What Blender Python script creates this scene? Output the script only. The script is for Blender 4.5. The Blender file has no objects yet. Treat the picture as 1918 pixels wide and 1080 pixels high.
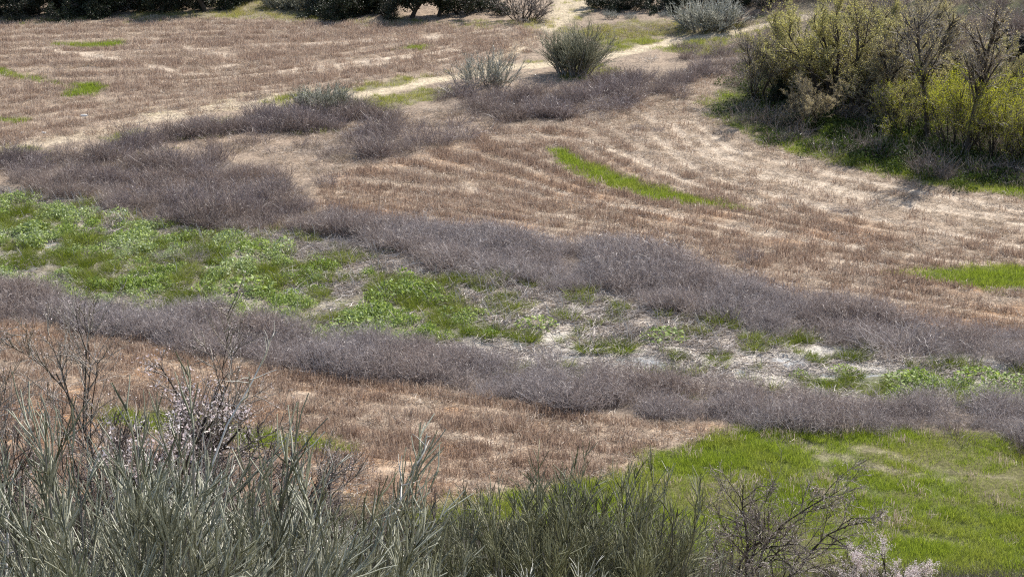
import bpy, math, numpy as np
from mathutils import Vector

# ------------------------------------------------------------------ camera, sky, sun, exposure
scene = bpy.context.scene
C = scene.collection
H_CAM, PITCH = 20.0, math.radians(18.1)
FPX = 70.0 / 36.0 * 1918.0
cam_data = bpy.data.cameras.new('camera')
cam_data.lens = 70; cam_data.sensor_width = 36; cam_data.clip_start = 0.5; cam_data.clip_end = 6000
cam = bpy.data.objects.new('camera', cam_data); C.objects.link(cam)
cam.location = (0, 0, H_CAM); cam.rotation_euler = (math.pi / 2 - PITCH, 0, 0)
scene.camera = cam

SUN_EL, SUN_AZ = math.radians(43), math.radians(40)      # azimuth measured from +Y (view direction) towards +X
world = bpy.data.worlds.new('World'); scene.world = world; world.use_nodes = True
wn = world.node_tree.nodes; wl = world.node_tree.links
sky = wn.new('ShaderNodeTexSky'); sky.sky_type = 'NISHITA'; sky.sun_disc = False
sky.sun_elevation = SUN_EL; sky.sun_rotation = SUN_AZ; sky.air_density = 1.0; sky.dust_density = 1.5
wn['Background'].inputs['Strength'].default_value = 0.13
wl.new(sky.outputs[0], wn['Background'].inputs['Color'])
sd = bpy.data.lights.new('sun', 'SUN'); sd.energy = 4.9; sd.angle = math.radians(0.5); sd.color = (1.0, 0.955, 0.89)
sun = bpy.data.objects.new('sun', sd); C.objects.link(sun)
to_sun = Vector((math.sin(SUN_AZ) * math.cos(SUN_EL), math.cos(SUN_AZ) * math.cos(SUN_EL), math.sin(SUN_EL)))
sun.rotation_euler = (-to_sun).to_track_quat('-Z', 'Y').to_euler(); sun.location = (40, 60, 80)
vs = scene.view_settings
vs.view_transform = 'Standard'; vs.look = 'None'; vs.exposure = 0.6; vs.gamma = 1.0; vs.use_curve_mapping = False
scene.cycles.max_bounces = 6; scene.cycles.diffuse_bounces = 3; scene.cycles.transmission_bounces = 4
scene.cycles.transparent_max_bounces = 4
scene.cycles.sample_clamp_indirect = 6
scene.cycles.use_denoising = False; scene.cycles.filter_width = 1.15

# ------------------------------------------------------------------ numeric helpers
def rs(seed): return np.random.default_rng(seed)
def hsh(i, j, s):
    n = (i.astype(np.int64) * 374761393 + j.astype(np.int64) * 668265263 + s * 974634211) & 0xffffffff
    n = ((n ^ (n >> 13)) * 1274126177) & 0xffffffff
    return ((n ^ (n >> 16)) & 0xffff) / 65535.0
def vnoise(x, y, s=0):
    xi = np.floor(x); yi = np.floor(y); fx = x - xi; fy = y - yi
    fx = fx * fx * (3 - 2 * fx); fy = fy * fy * (3 - 2 * fy)
    a = hsh(xi, yi, s); b = hsh(xi + 1, yi, s); c = hsh(xi, yi + 1, s); d = hsh(xi + 1, yi + 1, s)
    return (a * (1 - fx) + b * fx) * (1 - fy) + (c * (1 - fx) + d * fx) * fy
def fbm(x, y, wl, s=0, o=3):
    x = np.asarray(x, float) / wl; y = np.asarray(y, float) / wl; t = 0; a = 1; n = 0
    for k in range(o):
        t = t + a * vnoise(x + 17.3 * k, y - 9.1 * k, s + k); n += a; a *= .5; x = x * 2.03; y = y * 2.03
    return t / n                                            # 0..1, mean .5
def sstep(a, b, x):
    t = np.clip((x - a) / (b - a), 0, 1); return t * t * (3 - 2 * t)
def unit(v): return v / np.maximum(np.linalg.norm(v, axis=-1, keepdims=True), 1e-9)

def hillr(x, y): return (x - 19) * .9 + (y - 86) * .35
def ground(x, y):
    x = np.asarray(x, float); y = np.asarray(y, float)
    s = (38.5 - y + 1.2 * np.sin(x * .25)) * 0.475
    s = s - 0.9 * np.maximum(0, s - 20)
    h = 0.5 * (s + np.sqrt(s * s + 0.35)) - 0.0
    r = hillr(x, y)                                           # bank and hillside behind the wood
    h = h + 0.36 * 0.5 * (r + np.sqrt(r * r + 5)) * (1 - .6 * sstep(60, 300, r))
    f = y - 124
    h = h + 0.11 * 0.5 * (f + np.sqrt(f * f + 30)) * (1 - .75 * sstep(100, 900, f))
    h = h - 0.12 - .0
    return h
def rays(px, py):
    a = (np.asarray(px, float) - 959) / FPX; b = (540 - np.asarray(py, float)) / FPX
    return np.stack([a, math.cos(PITCH) + b * math.sin(PITCH), -math.sin(PITCH) + b * math.cos(PITCH)], -1)
def at(px, py):
    """photo pixel -> point of the ground it shows"""
    d = rays(px, py); z = np.zeros(d.shape[:-1])
    for _ in range(40):
        t = (z - H_CAM) / d[..., 2]; z = .5 * z + .5 * ground(d[..., 0] * t, d[..., 1] * t)
    t = (z - H_CAM) / d[..., 2]
    return np.stack([d[..., 0] * t, d[..., 1] * t], -1)
def depth(px, py, y):
    """photo pixel at a known distance -> x and height"""
    d = rays(px, py); t = y / d[..., 1]; return float(d[..., 0] * t), float(H_CAM + d[..., 2] * t)
def pix(p): p = np.array(p, float); return at(p[:, 0], p[:, 1])

def sdist(P, x, y):
    """signed distance to polygon P, positive inside"""
    x = np.asarray(x, float); sh = x.shape; q = np.stack([x.ravel(), np.asarray(y, float).ravel()], 1)
    best = np.full(len(q), 1e9); ins = np.zeros(len(q), bool)
    for i in range(len(P)):
        a = P[i]; b = P[(i + 1) % len(P)]; e = b - a; w = q - a
        t = np.clip((w @ e) / max(e @ e, 1e-9), 0, 1); dd = w - t[:, None] * e
        best = np.minimum(best, (dd * dd).sum(1))
        c = (a[1] > q[:, 1]) != (b[1] > q[:, 1])
        if abs(b[1] - a[1]) > 1e-9: ins ^= c & (q[:, 0] < e[0] * (q[:, 1] - a[1]) / e[1] + a[0])
    return (np.where(ins, 1, -1) * np.sqrt(best)).reshape(sh)
def ldist(L, x, y):
    x = np.asarray(x, float); sh = x.shape; q = np.stack([x.ravel(), np.asarray(y, float).ravel()], 1)
    best = np.full(len(q), 1e9)
    for i in range(len(L) - 1):
        a = L[i]; e = L[i + 1] - a; w = q - a
        t = np.clip((w @ e) / max(e @ e, 1e-9), 0, 1); dd = w - t[:, None] * e
        best = np.minimum(best, (dd * dd).sum(1))
    return np.sqrt(best).reshape(sh)
def mask(P, x, y, soft=.4, rag=.8, wl=1.2, s=3):
    return sstep(-soft, soft, sdist(P, x, y) + rag * 2 * (fbm(x, y, wl, s) - .5))
def rows(guides, us, x, y):
    """row coordinate in metres, interpolated between guide curves"""
    D = np.stack([ldist(g, x, y) for g in guides], 0); w = 1 / (D + .05) ** 2
    i = np.argsort(D, 0)[:2]
    d0 = np.take_along_axis(D, i[:1], 0)[0]; d1 = np.take_along_axis(D, i[1:2], 0)[0]
    U = np.array(us, float); return (U[i[0]] * d1 + U[i[1]] * d0) / (d0 + d1 + 1e-6)

# ------------------------------------------------------------------ the plan of the valley (outlines traced on the ground)
BAND_UP = pix([(0,300),(0,352),(100,365),(170,375),(200,395),(310,410),(390,425),(470,430),(560,425),(640,440),(700,455),(760,465),(840,495),(950,510),(990,530),(1060,540),(1140,550),(1230,575),(1290,590),(1400,610),(1500,622),(1580,635),(1640,655),(1720,668),(1830,678),(2000,690),(2000,655),(1918,640),(1750,612),(1640,592),(1580,572),(1500,562),(1430,542),(1340,515),(1260,487),(1180,470),(1100,465),(1000,455),(900,440),(800,427),(700,412),(600,400),(560,350),(480,315),(330,295),(150,290)])
BAND_LOW = pix([(-80,535),(60,550),(150,565),(250,580),(360,580),(430,600),(500,615),(600,630),(700,630),(780,645),(860,660),(960,678),(1050,690),(1150,708),(1280,715),(1400,728),(1520,752),(1640,757),(1780,757),(2000,755),(2000,832),(1918,826),(1840,816),(1760,803),(1560,800),(1400,798),(1290,788),(1200,778),(1100,768),(960,748),(830,722),(700,707),(560,690),(420,675),(330,660),(270,637),(200,622),(100,607),(-80,600)])
THICKET = pix([(-80,310),(0,300),(130,285),(260,262),(400,232),(560,212),(690,212),(720,225),(640,235),(560,245),(480,245),(400,255),(330,262),(250,290),(120,300),(60,318),(-80,340)])   # along the track edge
CLUMP_MID = pix([(560,275),(640,265),(690,235),(740,230),(765,265),(755,295),(690,300),(620,290)])
CLUMP_R = pix([(850,175),(950,180),(1050,165),(1180,140),(1290,128),(1370,112),(1375,125),(1290,155),(1180,198),(1080,222),(950,226),(870,207)])
CLUMP_R2 = pix([(915,185),(1000,185),(1090,178),(1110,195),(1060,222),(960,224),(925,210)])
CLUMP_H = pix([(1730,806),(1840,818),(2000,830),(2000,885),(1860,858),(1780,830)])
BRUSH_FAR = pix([(1290,110),(1290,85),(1400,80),(1480,60),(1480,100),(1380,130)])
MARSH = pix([(-80,362),(100,372),(170,384),(310,415),(470,435),(640,448),(760,475),(950,522),(1140,562),(1290,600),(1500,632),(1720,680),(2000,700),(2000,752),(1640,754),(1520,748),(1280,712),(1050,690),(860,660),(600,628),(430,600),(250,580),(60,552),(-80,535)])
LUSH = pix([(-80,365),(90,375),(150,390),(200,405),(290,415),(310,440),(420,440),(520,470),(620,490),(740,515),(800,545),(900,590),(1040,640),(880,650),(780,640),(600,625),(430,595),(250,575),(60,550),(-80,530)])
LITTER = pix([(430,440),(640,450),(760,480),(950,530),(1140,565),(1290,605),(1500,640),(1720,685),(2000,705),(2000,725),(1700,700),(1500,695),(1200,665),(1000,635),(880,590),(760,535),(600,490),(450,465)])
GREEN_M = pix([(560,560),(700,520),(800,545),(870,590),(1000,615),(1060,640),(1180,660),(1100,665),(960,640),(860,635),(700,605)])
GREEN_R = pix([(1500,702),(1600,695),(1750,692),(1850,700),(2000,700),(2000,735),(1800,738),(1640,738),(1530,730)])
WATERS = [pix(p) for p in [[(80,445),(110,438),(150,440),(120,455),(85,458)],[(484,520),(500,519),(508,525),(490,528)],[(530,531),(560,530),(600,545),(555,545)],[(890,630),(930,632),(935,640),(900,640)],
    [(960,632),(1080,642),(1180,656),(1290,664),(1300,686),(1180,682),(1080,668),(980,652)],[(1290,668),(1390,670),(1395,694),(1290,692)],[(1450,658),(1560,662),(1650,674),(1650,698),(1560,697),(1460,690)],[(1740,678),(1880,682),(1880,698),(1740,698)],[(30,492),(80,490),(70,500),(35,500)],[(840,580),(865,575),(880,585),(850,590)],[(1420,662),(1460,660),(1465,672),(1430,675)]]]
FIELD_H = pix([(1390,806),(1270,843),(1200,852),(1150,888),(1050,908),(960,925),(830,948),(760,965),(800,1120),(2000,1120),(2000,835),(1840,818),(1750,806),(1560,803)])
STRIPS = [pix(p) for p in [[(1020,272),(1060,285),(1150,325),(1250,355),(1330,378),(1400,392),(1340,388),(1220,372),(1120,345),(1055,305)],
    [(1650,512),(1720,508),(1800,503),(1880,496),(2000,495),(2000,545),(1850,542),(1760,528),(1700,518)],
    [(-40,125),(0,130),(65,148),(130,158),(190,160),(198,167),(172,179),(118,181),(140,165),(60,150),(-40,138)],
    [(-40,221),(0,222),(45,224),(30,229),(-40,232)],
    [(100,84),(160,82),(230,80),(225,86),(150,90)],
    [(200,765),(240,768),(400,792),(500,810),(620,830),(690,846),(600,846),(500,842),(300,820),(180,790)],
    [(745,92),(800,86),(790,94)]]]
VERGES = [pix(p) for p in [[(645,166),(690,155),(760,148),(830,137),(835,144),(760,160),(690,168),(650,170)],[(668,207),(700,182),(770,168),(830,166),(835,178),(780,192),(740,203)],[(500,196),(530,186),(565,180),(570,190),(530,200)],
    [(960,122),(1030,108),(1040,116),(980,128)],[(-40,285),(40,275),(90,268),(80,285),(-40,305)],[(190,262),(250,245),(260,255),(200,270)],[(350,240),(420,228),(430,235),(360,248)],
    [(1125,75),(1290,70),(1400,62),(1470,42),(1470,50),(1400,72),(1200,95),(1125,98)],[(1240,95),(1330,85),(1400,95),(1300,105)],[(1060,130),(1130,120),(1160,130),(1120,148),(1060,150)]]]
FAR_VERGE = pix([(-60,36),(110,34),(230,30),(300,24),(400,18),(500,-10),(620,-10),(640,38),(930,40),(1030,40),(1060,55),(1280,45),(1480,30),(1480,45),(1290,66),(1120,72),(1040,72),(1000,52),(640,44),(480,36),(330,38),(100,44),(-60,44)])
GAP_PATH = pix([(1030,42),(1045,20),(1045,-20),(1112,-20),(1105,20),(1090,42)])
MEADOW_R = pix([(1060,60),(1120,72),(1300,70),(1470,40),(1480,30),(1290,42),(1110,48)])
TRACK = pix([(1700,-2),(1600,12),(1480,38),(1400,55),(1280,74),(1150,101),(1035,117),(960,127),(870,142),(800,153),(740,164),(690,174),(640,184)])
TRACK_FADE = pix([(640,184),(560,184),(450,196),(330,218),(200,245),(60,270),(-60,285)])
TRACK_FORK = pix([(880,138),(950,100),(1000,68),(1045,42),(1055,10),(1060,-20)])
TRACK_FORK2 = pix([(1045,42),(1075,25),(1092,10),(1096,-20)])
STRAW = pix([(300,205),(380,195),(460,183),(560,172),(640,168),(640,178),(560,190),(450,200),(330,215)])
WOOD = pix([(1340,185),(1330,205),(1370,232),(1450,268),(1560,300),(1700,330),(1800,350),(2050,365),(2050,60),(1900,130),(1700,100),(1560,80),(1400,120)])
WOOD_EDGE = pix([(1335,190),(1335,210),(1400,248),(1500,283),(1600,307),(1700,328),(1800,350),(1918,362),(2050,368)])
HILL_PATH = pix([(1800,125),(1830,100),(1860,82),(1900,62),(1960,40)])
FIELD_A = pix([(-80,42),(110,42),(330,36),(480,34),(640,42),(1000,50),(1040,70),(950,105),(860,135),(640,172),(560,180),(380,208),(250,238),(100,265),(-80,290)])
FIELD_F = pix([(600,360),(640,330),(900,250),(1020,235),(1100,228),(1200,195),(1300,150),(1370,122),(1380,150),(1330,200),(1400,252),(1500,287),(1600,312),(1800,352),(2050,375),(2050,660),(1918,640),(1750,612),(1640,592),(1580,572),(1430,542),(1340,515),(1260,487),(1180,470),(1000,455),(800,427),(620,400)])
FIELD_G = pix([(-80,603),(100,610),(270,640),(420,678),(560,693),(700,708),(830,724),(960,750),(1100,770),(1290,790),(1390,806),(1270,840),(1200,850),(1150,886),(1050,906),(960,922),(830,946),(700,962),(500,962),(-80,900)])
OPEN_MID = pix([(380,258),(480,248),(560,247),(700,213),(850,205),(950,228),(1030,230),(900,262),(760,300),(620,335),(590,345),(480,300),(380,290)])
GUIDE_F = [pix(p) for p in [[(1335,200),(1345,225),(1400,258),(1500,292),(1600,316),(1750,350),(2000,385)],[(1255,215),(1300,275),(1400,320),(1550,360),(1750,395),(2000,432)],[(1030,280),(1120,332),(1250,370),(1400,395),(1600,440),(2000,510)],
    [(640,345),(960,380),(1200,425),(1450,475),(1700,505),(2000,540)],[(600,385),(900,437),(1180,463),(1340,502),(1500,552),(2000,630)]]]
GUIDE_G = [pix(p) for p in [[(-80,600),(200,625),(420,680),(700,712),(1100,772),(1400,802)],[(-80,690),(240,766),(500,805),(690,838),(1000,872),(1150,885)],[(-80,790),(300,860),(600,920),(830,950)]]]
GUIDE_A = [pix(p) for p in [[(-80,280),(350,207),(560,182),(870,140),(1050,60)],[(-80,170),(100,150),(400,140),(700,105),(1000,52)],[(-80,45),(400,38),(640,40),(1030,42)]]]
SWIRL = [pix(p) for p in [[(640,885),(760,872),(860,866),(950,852),(965,838),(930,822)],[(560,870),(700,888),(860,890)],[(300,680),(500,730),(700,775),(930,830)]]]
TYRES = [pix(p) for p in [[(1262,232),(1275,250),(1300,275),(1340,298)],[(1300,222),(1330,250),(1370,280),(1450,300),(1600,335),(1918,395)],[(1285,230),(1310,258),(1350,288),(1430,318),(1560,348),(1750,390),(1918,420)],[(1420,330),(1560,360),(1750,395)],[(1000,250),(1100,262),(1200,300),(1300,345),(1480,390)]]]
TYRES_A = [pix(p) for p in [[(55,90),(150,100),(260,118),(350,140)],[(340,85),(420,105),(430,120),(380,140)],[(480,85),(640,80),(800,70),(960,52)],[(300,155),(500,140),(640,120),(860,95)],[(560,130),(700,120),(840,112)]]]

TYRES += [pix(p) for p in [[(1340,300),(1420,325),(1560,352),(1700,378),(1918,408)],[(1230,255),(1290,310),(1400,352),(1600,402),(1918,462)],[(960,330),(1100,372),(1250,400),(1450,440),(1700,475),(1918,505)],[(860,345),(1000,395),(1200,430),(1400,462),(1640,500)],[(1180,205),(1230,225),(1262,232)],[(900,420),(1100,452),(1260,480),(1400,520)]]]
PALES = [pix(p) for p in [[(1430,822),(1500,830),(1600,868),(1700,890),(1800,900)],[(1540,812),(1650,850),(1780,885),(1900,900)],[(1580,975),(1700,1000),(1800,1010)]]]
# ------------------------------------------------------------------ mesh building
def mesh(name, V, faces, mat=None, attrs=None, smooth=True):
    """V (n,3); faces: list of (m,k) index arrays"""
    me = bpy.data.meshes.new(name); V = np.asarray(V, np.float32)
    me.vertices.add(len(V)); me.vertices.foreach_set('co', V.ravel())
    nl = sum(f.size for f in faces); nf = sum(len(f) for f in faces)
    me.loops.add(nl); me.loops.foreach_set('vertex_index', np.concatenate([f.ravel() for f in faces]).astype(np.int32))
    st = []; o = 0
    for f in faces: st.append(o + np.arange(len(f)) * f.shape[1]); o += f.size
    me.polygons.add(nf); me.polygons.foreach_set('loop_start', np.concatenate(st).astype(np.int32))
    if smooth: me.polygons.foreach_set('use_smooth', np.ones(nf, bool))
    for k, v in (attrs or {}).items():
        v = np.asarray(v, np.float32)
        if v.ndim == 1: a = me.attributes.new(k, 'FLOAT', 'POINT'); a.data.foreach_set('value', v)
        else:
            a = me.attributes.new(k, 'FLOAT_COLOR', 'POINT'); a.data.foreach_set('color', np.c_[v, np.ones(len(v))].astype(np.float32).ravel())
    if mat: me.materials.append(mat)
    me.update(calc_edges=True); return me
class MB:
    def __init__(s): s.V = []; s.F = {}; s.A = []; s.n = 0
    def add(s, V, F, v):
        s.V.append(V); s.F.setdefault(F.shape[1], []).append(F + s.n); s.A.append(v); s.n += len(V)
    def ribbons(s, P, W, v, rng, face=None):
        """P (n,k,3) centre lines, W (n,k) widths, v (n)"""
        n, k, _ = P.shape; T = unit(np.gradient(P, axis=1)); r = unit(rng.normal(size=(n, 1, 3))) if face is None else face
        S = unit(np.cross(T, np.broadcast_to(r, T.shape))) * W[..., None] * .5
        V = np.stack([P - S, P + S], 2).reshape(-1, 3)
        b = (np.arange(n) * k * 2)[:, None] + (np.arange(k - 1) * 2)[None]; b = b.reshape(-1)
        s.add(V, np.stack([b, b + 1, b + 3, b + 2], 1), np.repeat(v, k * 2))
    def tubes(s, P, R, v, sides=3):
        n, k, _ = P.shape; T = unit(np.gradient(P, axis=1)); ref = np.where(np.abs(T[..., 2:3]) > .8, np.array([1., 0, 0]), np.array([0, 0, 1.]))
        A = unit(np.cross(T, ref)); B = np.cross(T, A); an = np.arange(sides) / sides * 2 * np.pi
        V = P[:, :, None] + R[..., None, None] * (np.cos(an)[:, None] * A[:, :, None] + np.sin(an)[:, None] * B[:, :, None])
        i = np.arange(n * k).reshape(n, k)[:, :-1].reshape(-1) * sides; fs = []
        for j in range(sides):
            j2 = (j + 1) % sides; fs.append(np.stack([i + j, i + j2, i + sides + j2, i + sides + j], 1))
        s.add(V.reshape(-1, 3), np.concatenate(fs), np.repeat(v, k * sides))
    def leaves(s, c, size, v, rng, up=0., aspect=.5, droop=None):
        n = len(c); a = unit(rng.normal(size=(n, 3)) + np.array([0, 0, up])); b = unit(np.cross(a, rng.normal(size=(n, 3))))
        L = a * size[:, None] * .5; W = b * size[:, None] * .5 * aspect
        V = np.stack([c - L, c + W, c + L, c - W], 1).reshape(-1, 3); i = np.arange(n) * 4
        s.add(V, np.stack([i, i + 1, i + 2, i + 3], 1), np.repeat(v, 4))
    def build(s, name, mat):
        return mesh(name, np.concatenate(s.V), [np.concatenate(f) for f in s.F.values()], mat, {'v': np.concatenate(s.A)})

def lines(rng, O, D, L, k, wander=.1, trop=0., curl=None):
    """grow n curved lines of k points"""
    n = len(O); P = np.zeros((n, k, 3)); P[:, 0] = O; d = unit(D)
    for i in range(1, k):
        d = unit(d + wander * rng.normal(size=(n, 3)) + np.array([0, 0, 1.]) * trop + (0 if curl is None else curl))
        P[:, i] = P[:, i - 1] + d * (L / (k - 1))[:, None]
    return P
def kids(rng, P, m, t0, t1, ang, ratio, L, R, r_ratio):
    """m children per line"""
    n, k, _ = P.shape; par = np.repeat(np.arange(n), m); t = rng.uniform(t0, t1, n * m) * (k - 1) * .999
    i = t.astype(int); f = (t - i)[:, None]; O = P[par, i] * (1 - f) + P[par, i + 1] * f; T = unit(P[par, i + 1] - P[par, i])
    pr = unit(np.cross(T, rng.normal(size=T.shape))); a = ang * rng.uniform(.6, 1.35, len(par))[:, None]
    D = T * np.cos(a) + pr * np.sin(a); tt = t / (k - 1)
    return O, D, L[par] * ratio * (1.15 - .6 * tt) * rng.uniform(.6, 1.25, len(par)), np.minimum(R[par] * (1 - .75 * tt) * .95, R[par] * r_ratio)
def taper(R, k, e=.25): return R[:, None] * np.linspace(1, e, k)[None]

# ------------------------------------------------------------------ materials
def mat_new(name):
    m = bpy.data.materials.new(name); m.use_nodes = True; n = m.node_tree.nodes; n.clear(); return m, n, m.node_tree.links
def mixc(n, l, f, a, b, blend='MIX'):
    x = n.new('ShaderNodeMix'); x.data_type = 'RGBA'; x.blend_type = blend
    for s, v in ((0, f), (6, a), (7, b)):
        if hasattr(v, 'links'): l.new(v, x.inputs[s])
        else: x.inputs[s].default_value = v if s == 0 else (*v, 1)
    return x.outputs[2]
def plant(name, a, b, c=None, d=None, trans=.3, rough=.6, spec=.3, tcol=None, inst=True):
    """stems and leaves: colour from a to b piece by piece; an instance's or an object's tint leads to c and d"""
    m, n, l = mat_new(name); at_ = n.new('ShaderNodeAttribute'); at_.attribute_name = 'v'
    col = mixc(n, l, at_.outputs['Fac'], a, b)
    if c:
        t = n.new('ShaderNodeAttribute'); t.attribute_name = 'tint'; t.attribute_type = 'INSTANCER' if inst else 'OBJECT'
        col = mixc(n, l, t.outputs['Fac'], col, mixc(n, l, at_.outputs['Fac'], c, d or c))
    p = n.new('ShaderNodeBsdfPrincipled'); l.new(col, p.inputs['Base Color']); p.inputs['Roughness'].default_value = rough; p.inputs['Specular IOR Level'].default_value = spec
    o = n.new('ShaderNodeOutputMaterial'); out = p.outputs[0]
    if trans:
        tr = n.new('ShaderNodeBsdfTranslucent'); l.new(mixc(n, l, 1.0, col, tcol, 'MULTIPLY') if tcol else col, tr.inputs['Color'])
        ms = n.new('ShaderNodeMixShader'); ms.inputs[0].default_value = trans; l.new(out, ms.inputs[1]); l.new(tr.outputs[0], ms.inputs[2]); out = ms.outputs[0]
    l.new(out, o.inputs['Surface']); return m

M = {}
M['brush'] = plant('dead_weed_stems', (.14,.112,.104), (.61,.545,.525), (.15,.10,.082), (.58,.46,.37), trans=.25, rough=.45, spec=.5)  # palest strands have sunlit brightness put into their colour
M['weed'] = plant('dark_dry_weed_stems', (.10,.075,.07), (.44,.37,.36), (.11,.075,.06), (.46,.37,.30), trans=.2, rough=.45, spec=.4)
M['straw'] = plant('pale_straw', (.24,.18,.125), (.52,.40,.28), (.32,.26,.21), (.58,.50,.41), trans=.3, rough=.5)
M['stub'] = plant('stubble_stalks', (.16,.11,.09), (.56,.41,.30), (.34,.26,.21), (.78,.65,.52), trans=.3, rough=.5, spec=.4)
M['grass'] = plant('fresh_grass', (.075,.115,.018), (.35,.43,.07), (.19,.165,.06), (.46,.41,.19), trans=.45, rough=.5, spec=.3, tcol=(1.3,1.3,.8))
M['marsh'] = plant('marsh_grass_blades', (.05,.08,.012), (.21,.235,.035), (.12,.14,.045), (.33,.34,.13), trans=.4, rough=.45, tcol=(1.3,1.4,.7))
M['broad'] = plant('broad_marsh_leaves', (.10,.15,.035), (.48,.56,.22), (.22,.26,.15), (.70,.74,.58), trans=.3, rough=.6, spec=.25, tcol=(1.3,1.4,.7))
M['ivy'] = plant('dark_undergrowth_leaves', (.025,.042,.014), (.075,.105,.03), (.09,.12,.03), (.22,.25,.08), trans=.25, rough=.65, spec=.15, tcol=(1.2,1.3,.6))
M['litter'] = plant('fallen_reed_litter', (.24,.20,.17), (.74,.66,.58), (.14,.115,.10), (.50,.43,.365), trans=.1, rough=.55)
M['bark'] = plant('dark_bark', (.035,.028,.024), (.09,.075,.06), trans=0, rough=.8, spec=.2)
M['greybark'] = plant('grey_bark', (.12,.11,.10), (.34,.31,.28), trans=0, rough=.55, spec=.4)
M['twig'] = plant('bare_twigs', (.09,.07,.06), (.38,.32,.27), trans=0, rough=.5, spec=.4)
M['oliveleaf'] = plant('far_evergreen_leaves', (.012,.018,.010), (.045,.06,.025), (.022,.02,.018), (.07,.06,.05), trans=.15, rough=.5, inst=False)
M['bud'] = plant('opening_willow_buds', (.17,.17,.06), (.60,.56,.27), (.17,.13,.10), (.68,.58,.46), trans=.5, rough=.5, inst=False, tcol=(1.3,1.3,.8))
M['lime'] = plant('lime_willow_leaves', (.20,.22,.03), (.50,.50,.09), trans=.5, rough=.5, spec=.2, tcol=(1.4,1.4,.6))
M['broom'] = plant('broom_switches', (.065,.068,.032), (.44,.43,.28), (.10,.105,.07), (.92,.90,.80), trans=.08, rough=.35, spec=.7, inst=False)  # pale ends paint sun glints into the switch colour
M['deadwood'] = plant('bleached_dead_wood', (.30,.28,.25), (.62,.58,.52), trans=0, rough=.5, spec=.4)
M['petal'] = plant('almond_petals', (.68,.54,.56), (.90,.84,.84), trans=.4, rough=.6)
M['paletwig'] = plant('pale_twigs', (.10,.085,.07), (.46,.40,.34), trans=0, rough=.5, spec=.4)
M['thorn'] = plant('dark_thicket_twigs', (.055,.04,.042), (.16,.125,.12), (.11,.10,.05), (.3,.27,.13), trans=.1, rough=.5)

def ground_mat():
    m, n, l = mat_new('field_soil'); a = n.new('ShaderNodeAttribute'); a.attribute_name = 'soil'
    tc = n.new('ShaderNodeTexCoord'); N = []
    for sc, det in ((2.2, 6), (9, 6), (45, 4)):
        x = n.new('ShaderNodeTexNoise'); x.inputs['Scale'].default_value = sc; x.inputs['Detail'].default_value = det; x.inputs['Roughness'].default_value = .65
        l.new(tc.outputs['Object'], x.inputs['Vector']); N.append(x)
    col = a.outputs['Color']
    for x, lo, hi in ((N[0], (.72,.70,.68), (1.25,1.24,1.2)), (N[1], (.55,.53,.52), (1.4,1.38,1.34)), (N[2], (.5,.5,.5), (1.4,1.4,1.4))):
        r = n.new('ShaderNodeMapRange'); r.inputs['From Min'].default_value = .3; r.inputs['From Max'].default_value = .7; l.new(x.outputs['Fac'], r.inputs['Value'])
        col = mixc(n, l, 1.0, col, mixc(n, l, r.outputs[0], lo, hi), 'MULTIPLY')
    p = n.new('ShaderNodeBsdfPrincipled'); p.inputs['Roughness'].default_value = .9; p.inputs['Specular IOR Level'].default_value = .15
    l.new(col, p.inputs['Base Color'])
    b = n.new('ShaderNodeBump'); b.inputs['Strength'].default_value = .9; b.inputs['Distance'].default_value = .06; l.new(N[1].outputs['Fac'], b.inputs['Height'])
    l.new(b.outputs[0], p.inputs['Normal']); o = n.new('ShaderNodeOutputMaterial'); l.new(p.outputs[0], o.inputs['Surface']); return m

# ------------------------------------------------------------------ terrain sheet
ys = [30.0]
while ys[-1] < 150: ys.append(ys[-1] * 1.0027)
Y = np.concatenate([[-2500, -1000, -400, -150, -60, -30, -15], np.arange(-8, 30, .7), ys, 150 + np.cumsum(np.geomspace(.6, 320, 42))])
xd = np.arange(-33, 33.01, .16)
e = 33 + np.cumsum(np.geomspace(.3, 420, 34)); X = np.concatenate([-e[::-1], xd, e])
GX, GY = np.meshgrid(X, Y)
inside = (np.abs(GX) < 45) & (GY > 28) & (GY < 160)

def lay(col, m, c): return col * (1 - m[..., None]) + np.array(c) * m[..., None]
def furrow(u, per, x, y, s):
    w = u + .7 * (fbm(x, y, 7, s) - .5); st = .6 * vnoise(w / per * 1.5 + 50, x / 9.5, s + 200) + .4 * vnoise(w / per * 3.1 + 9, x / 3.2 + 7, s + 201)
    return np.clip(.5 + .42 * np.sin(2 * np.pi * w / per) * (.5 + 1.0 * vnoise(x / 5, y / 5, s + 202)) + .8 * (st - .5), 0, 1)

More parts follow.
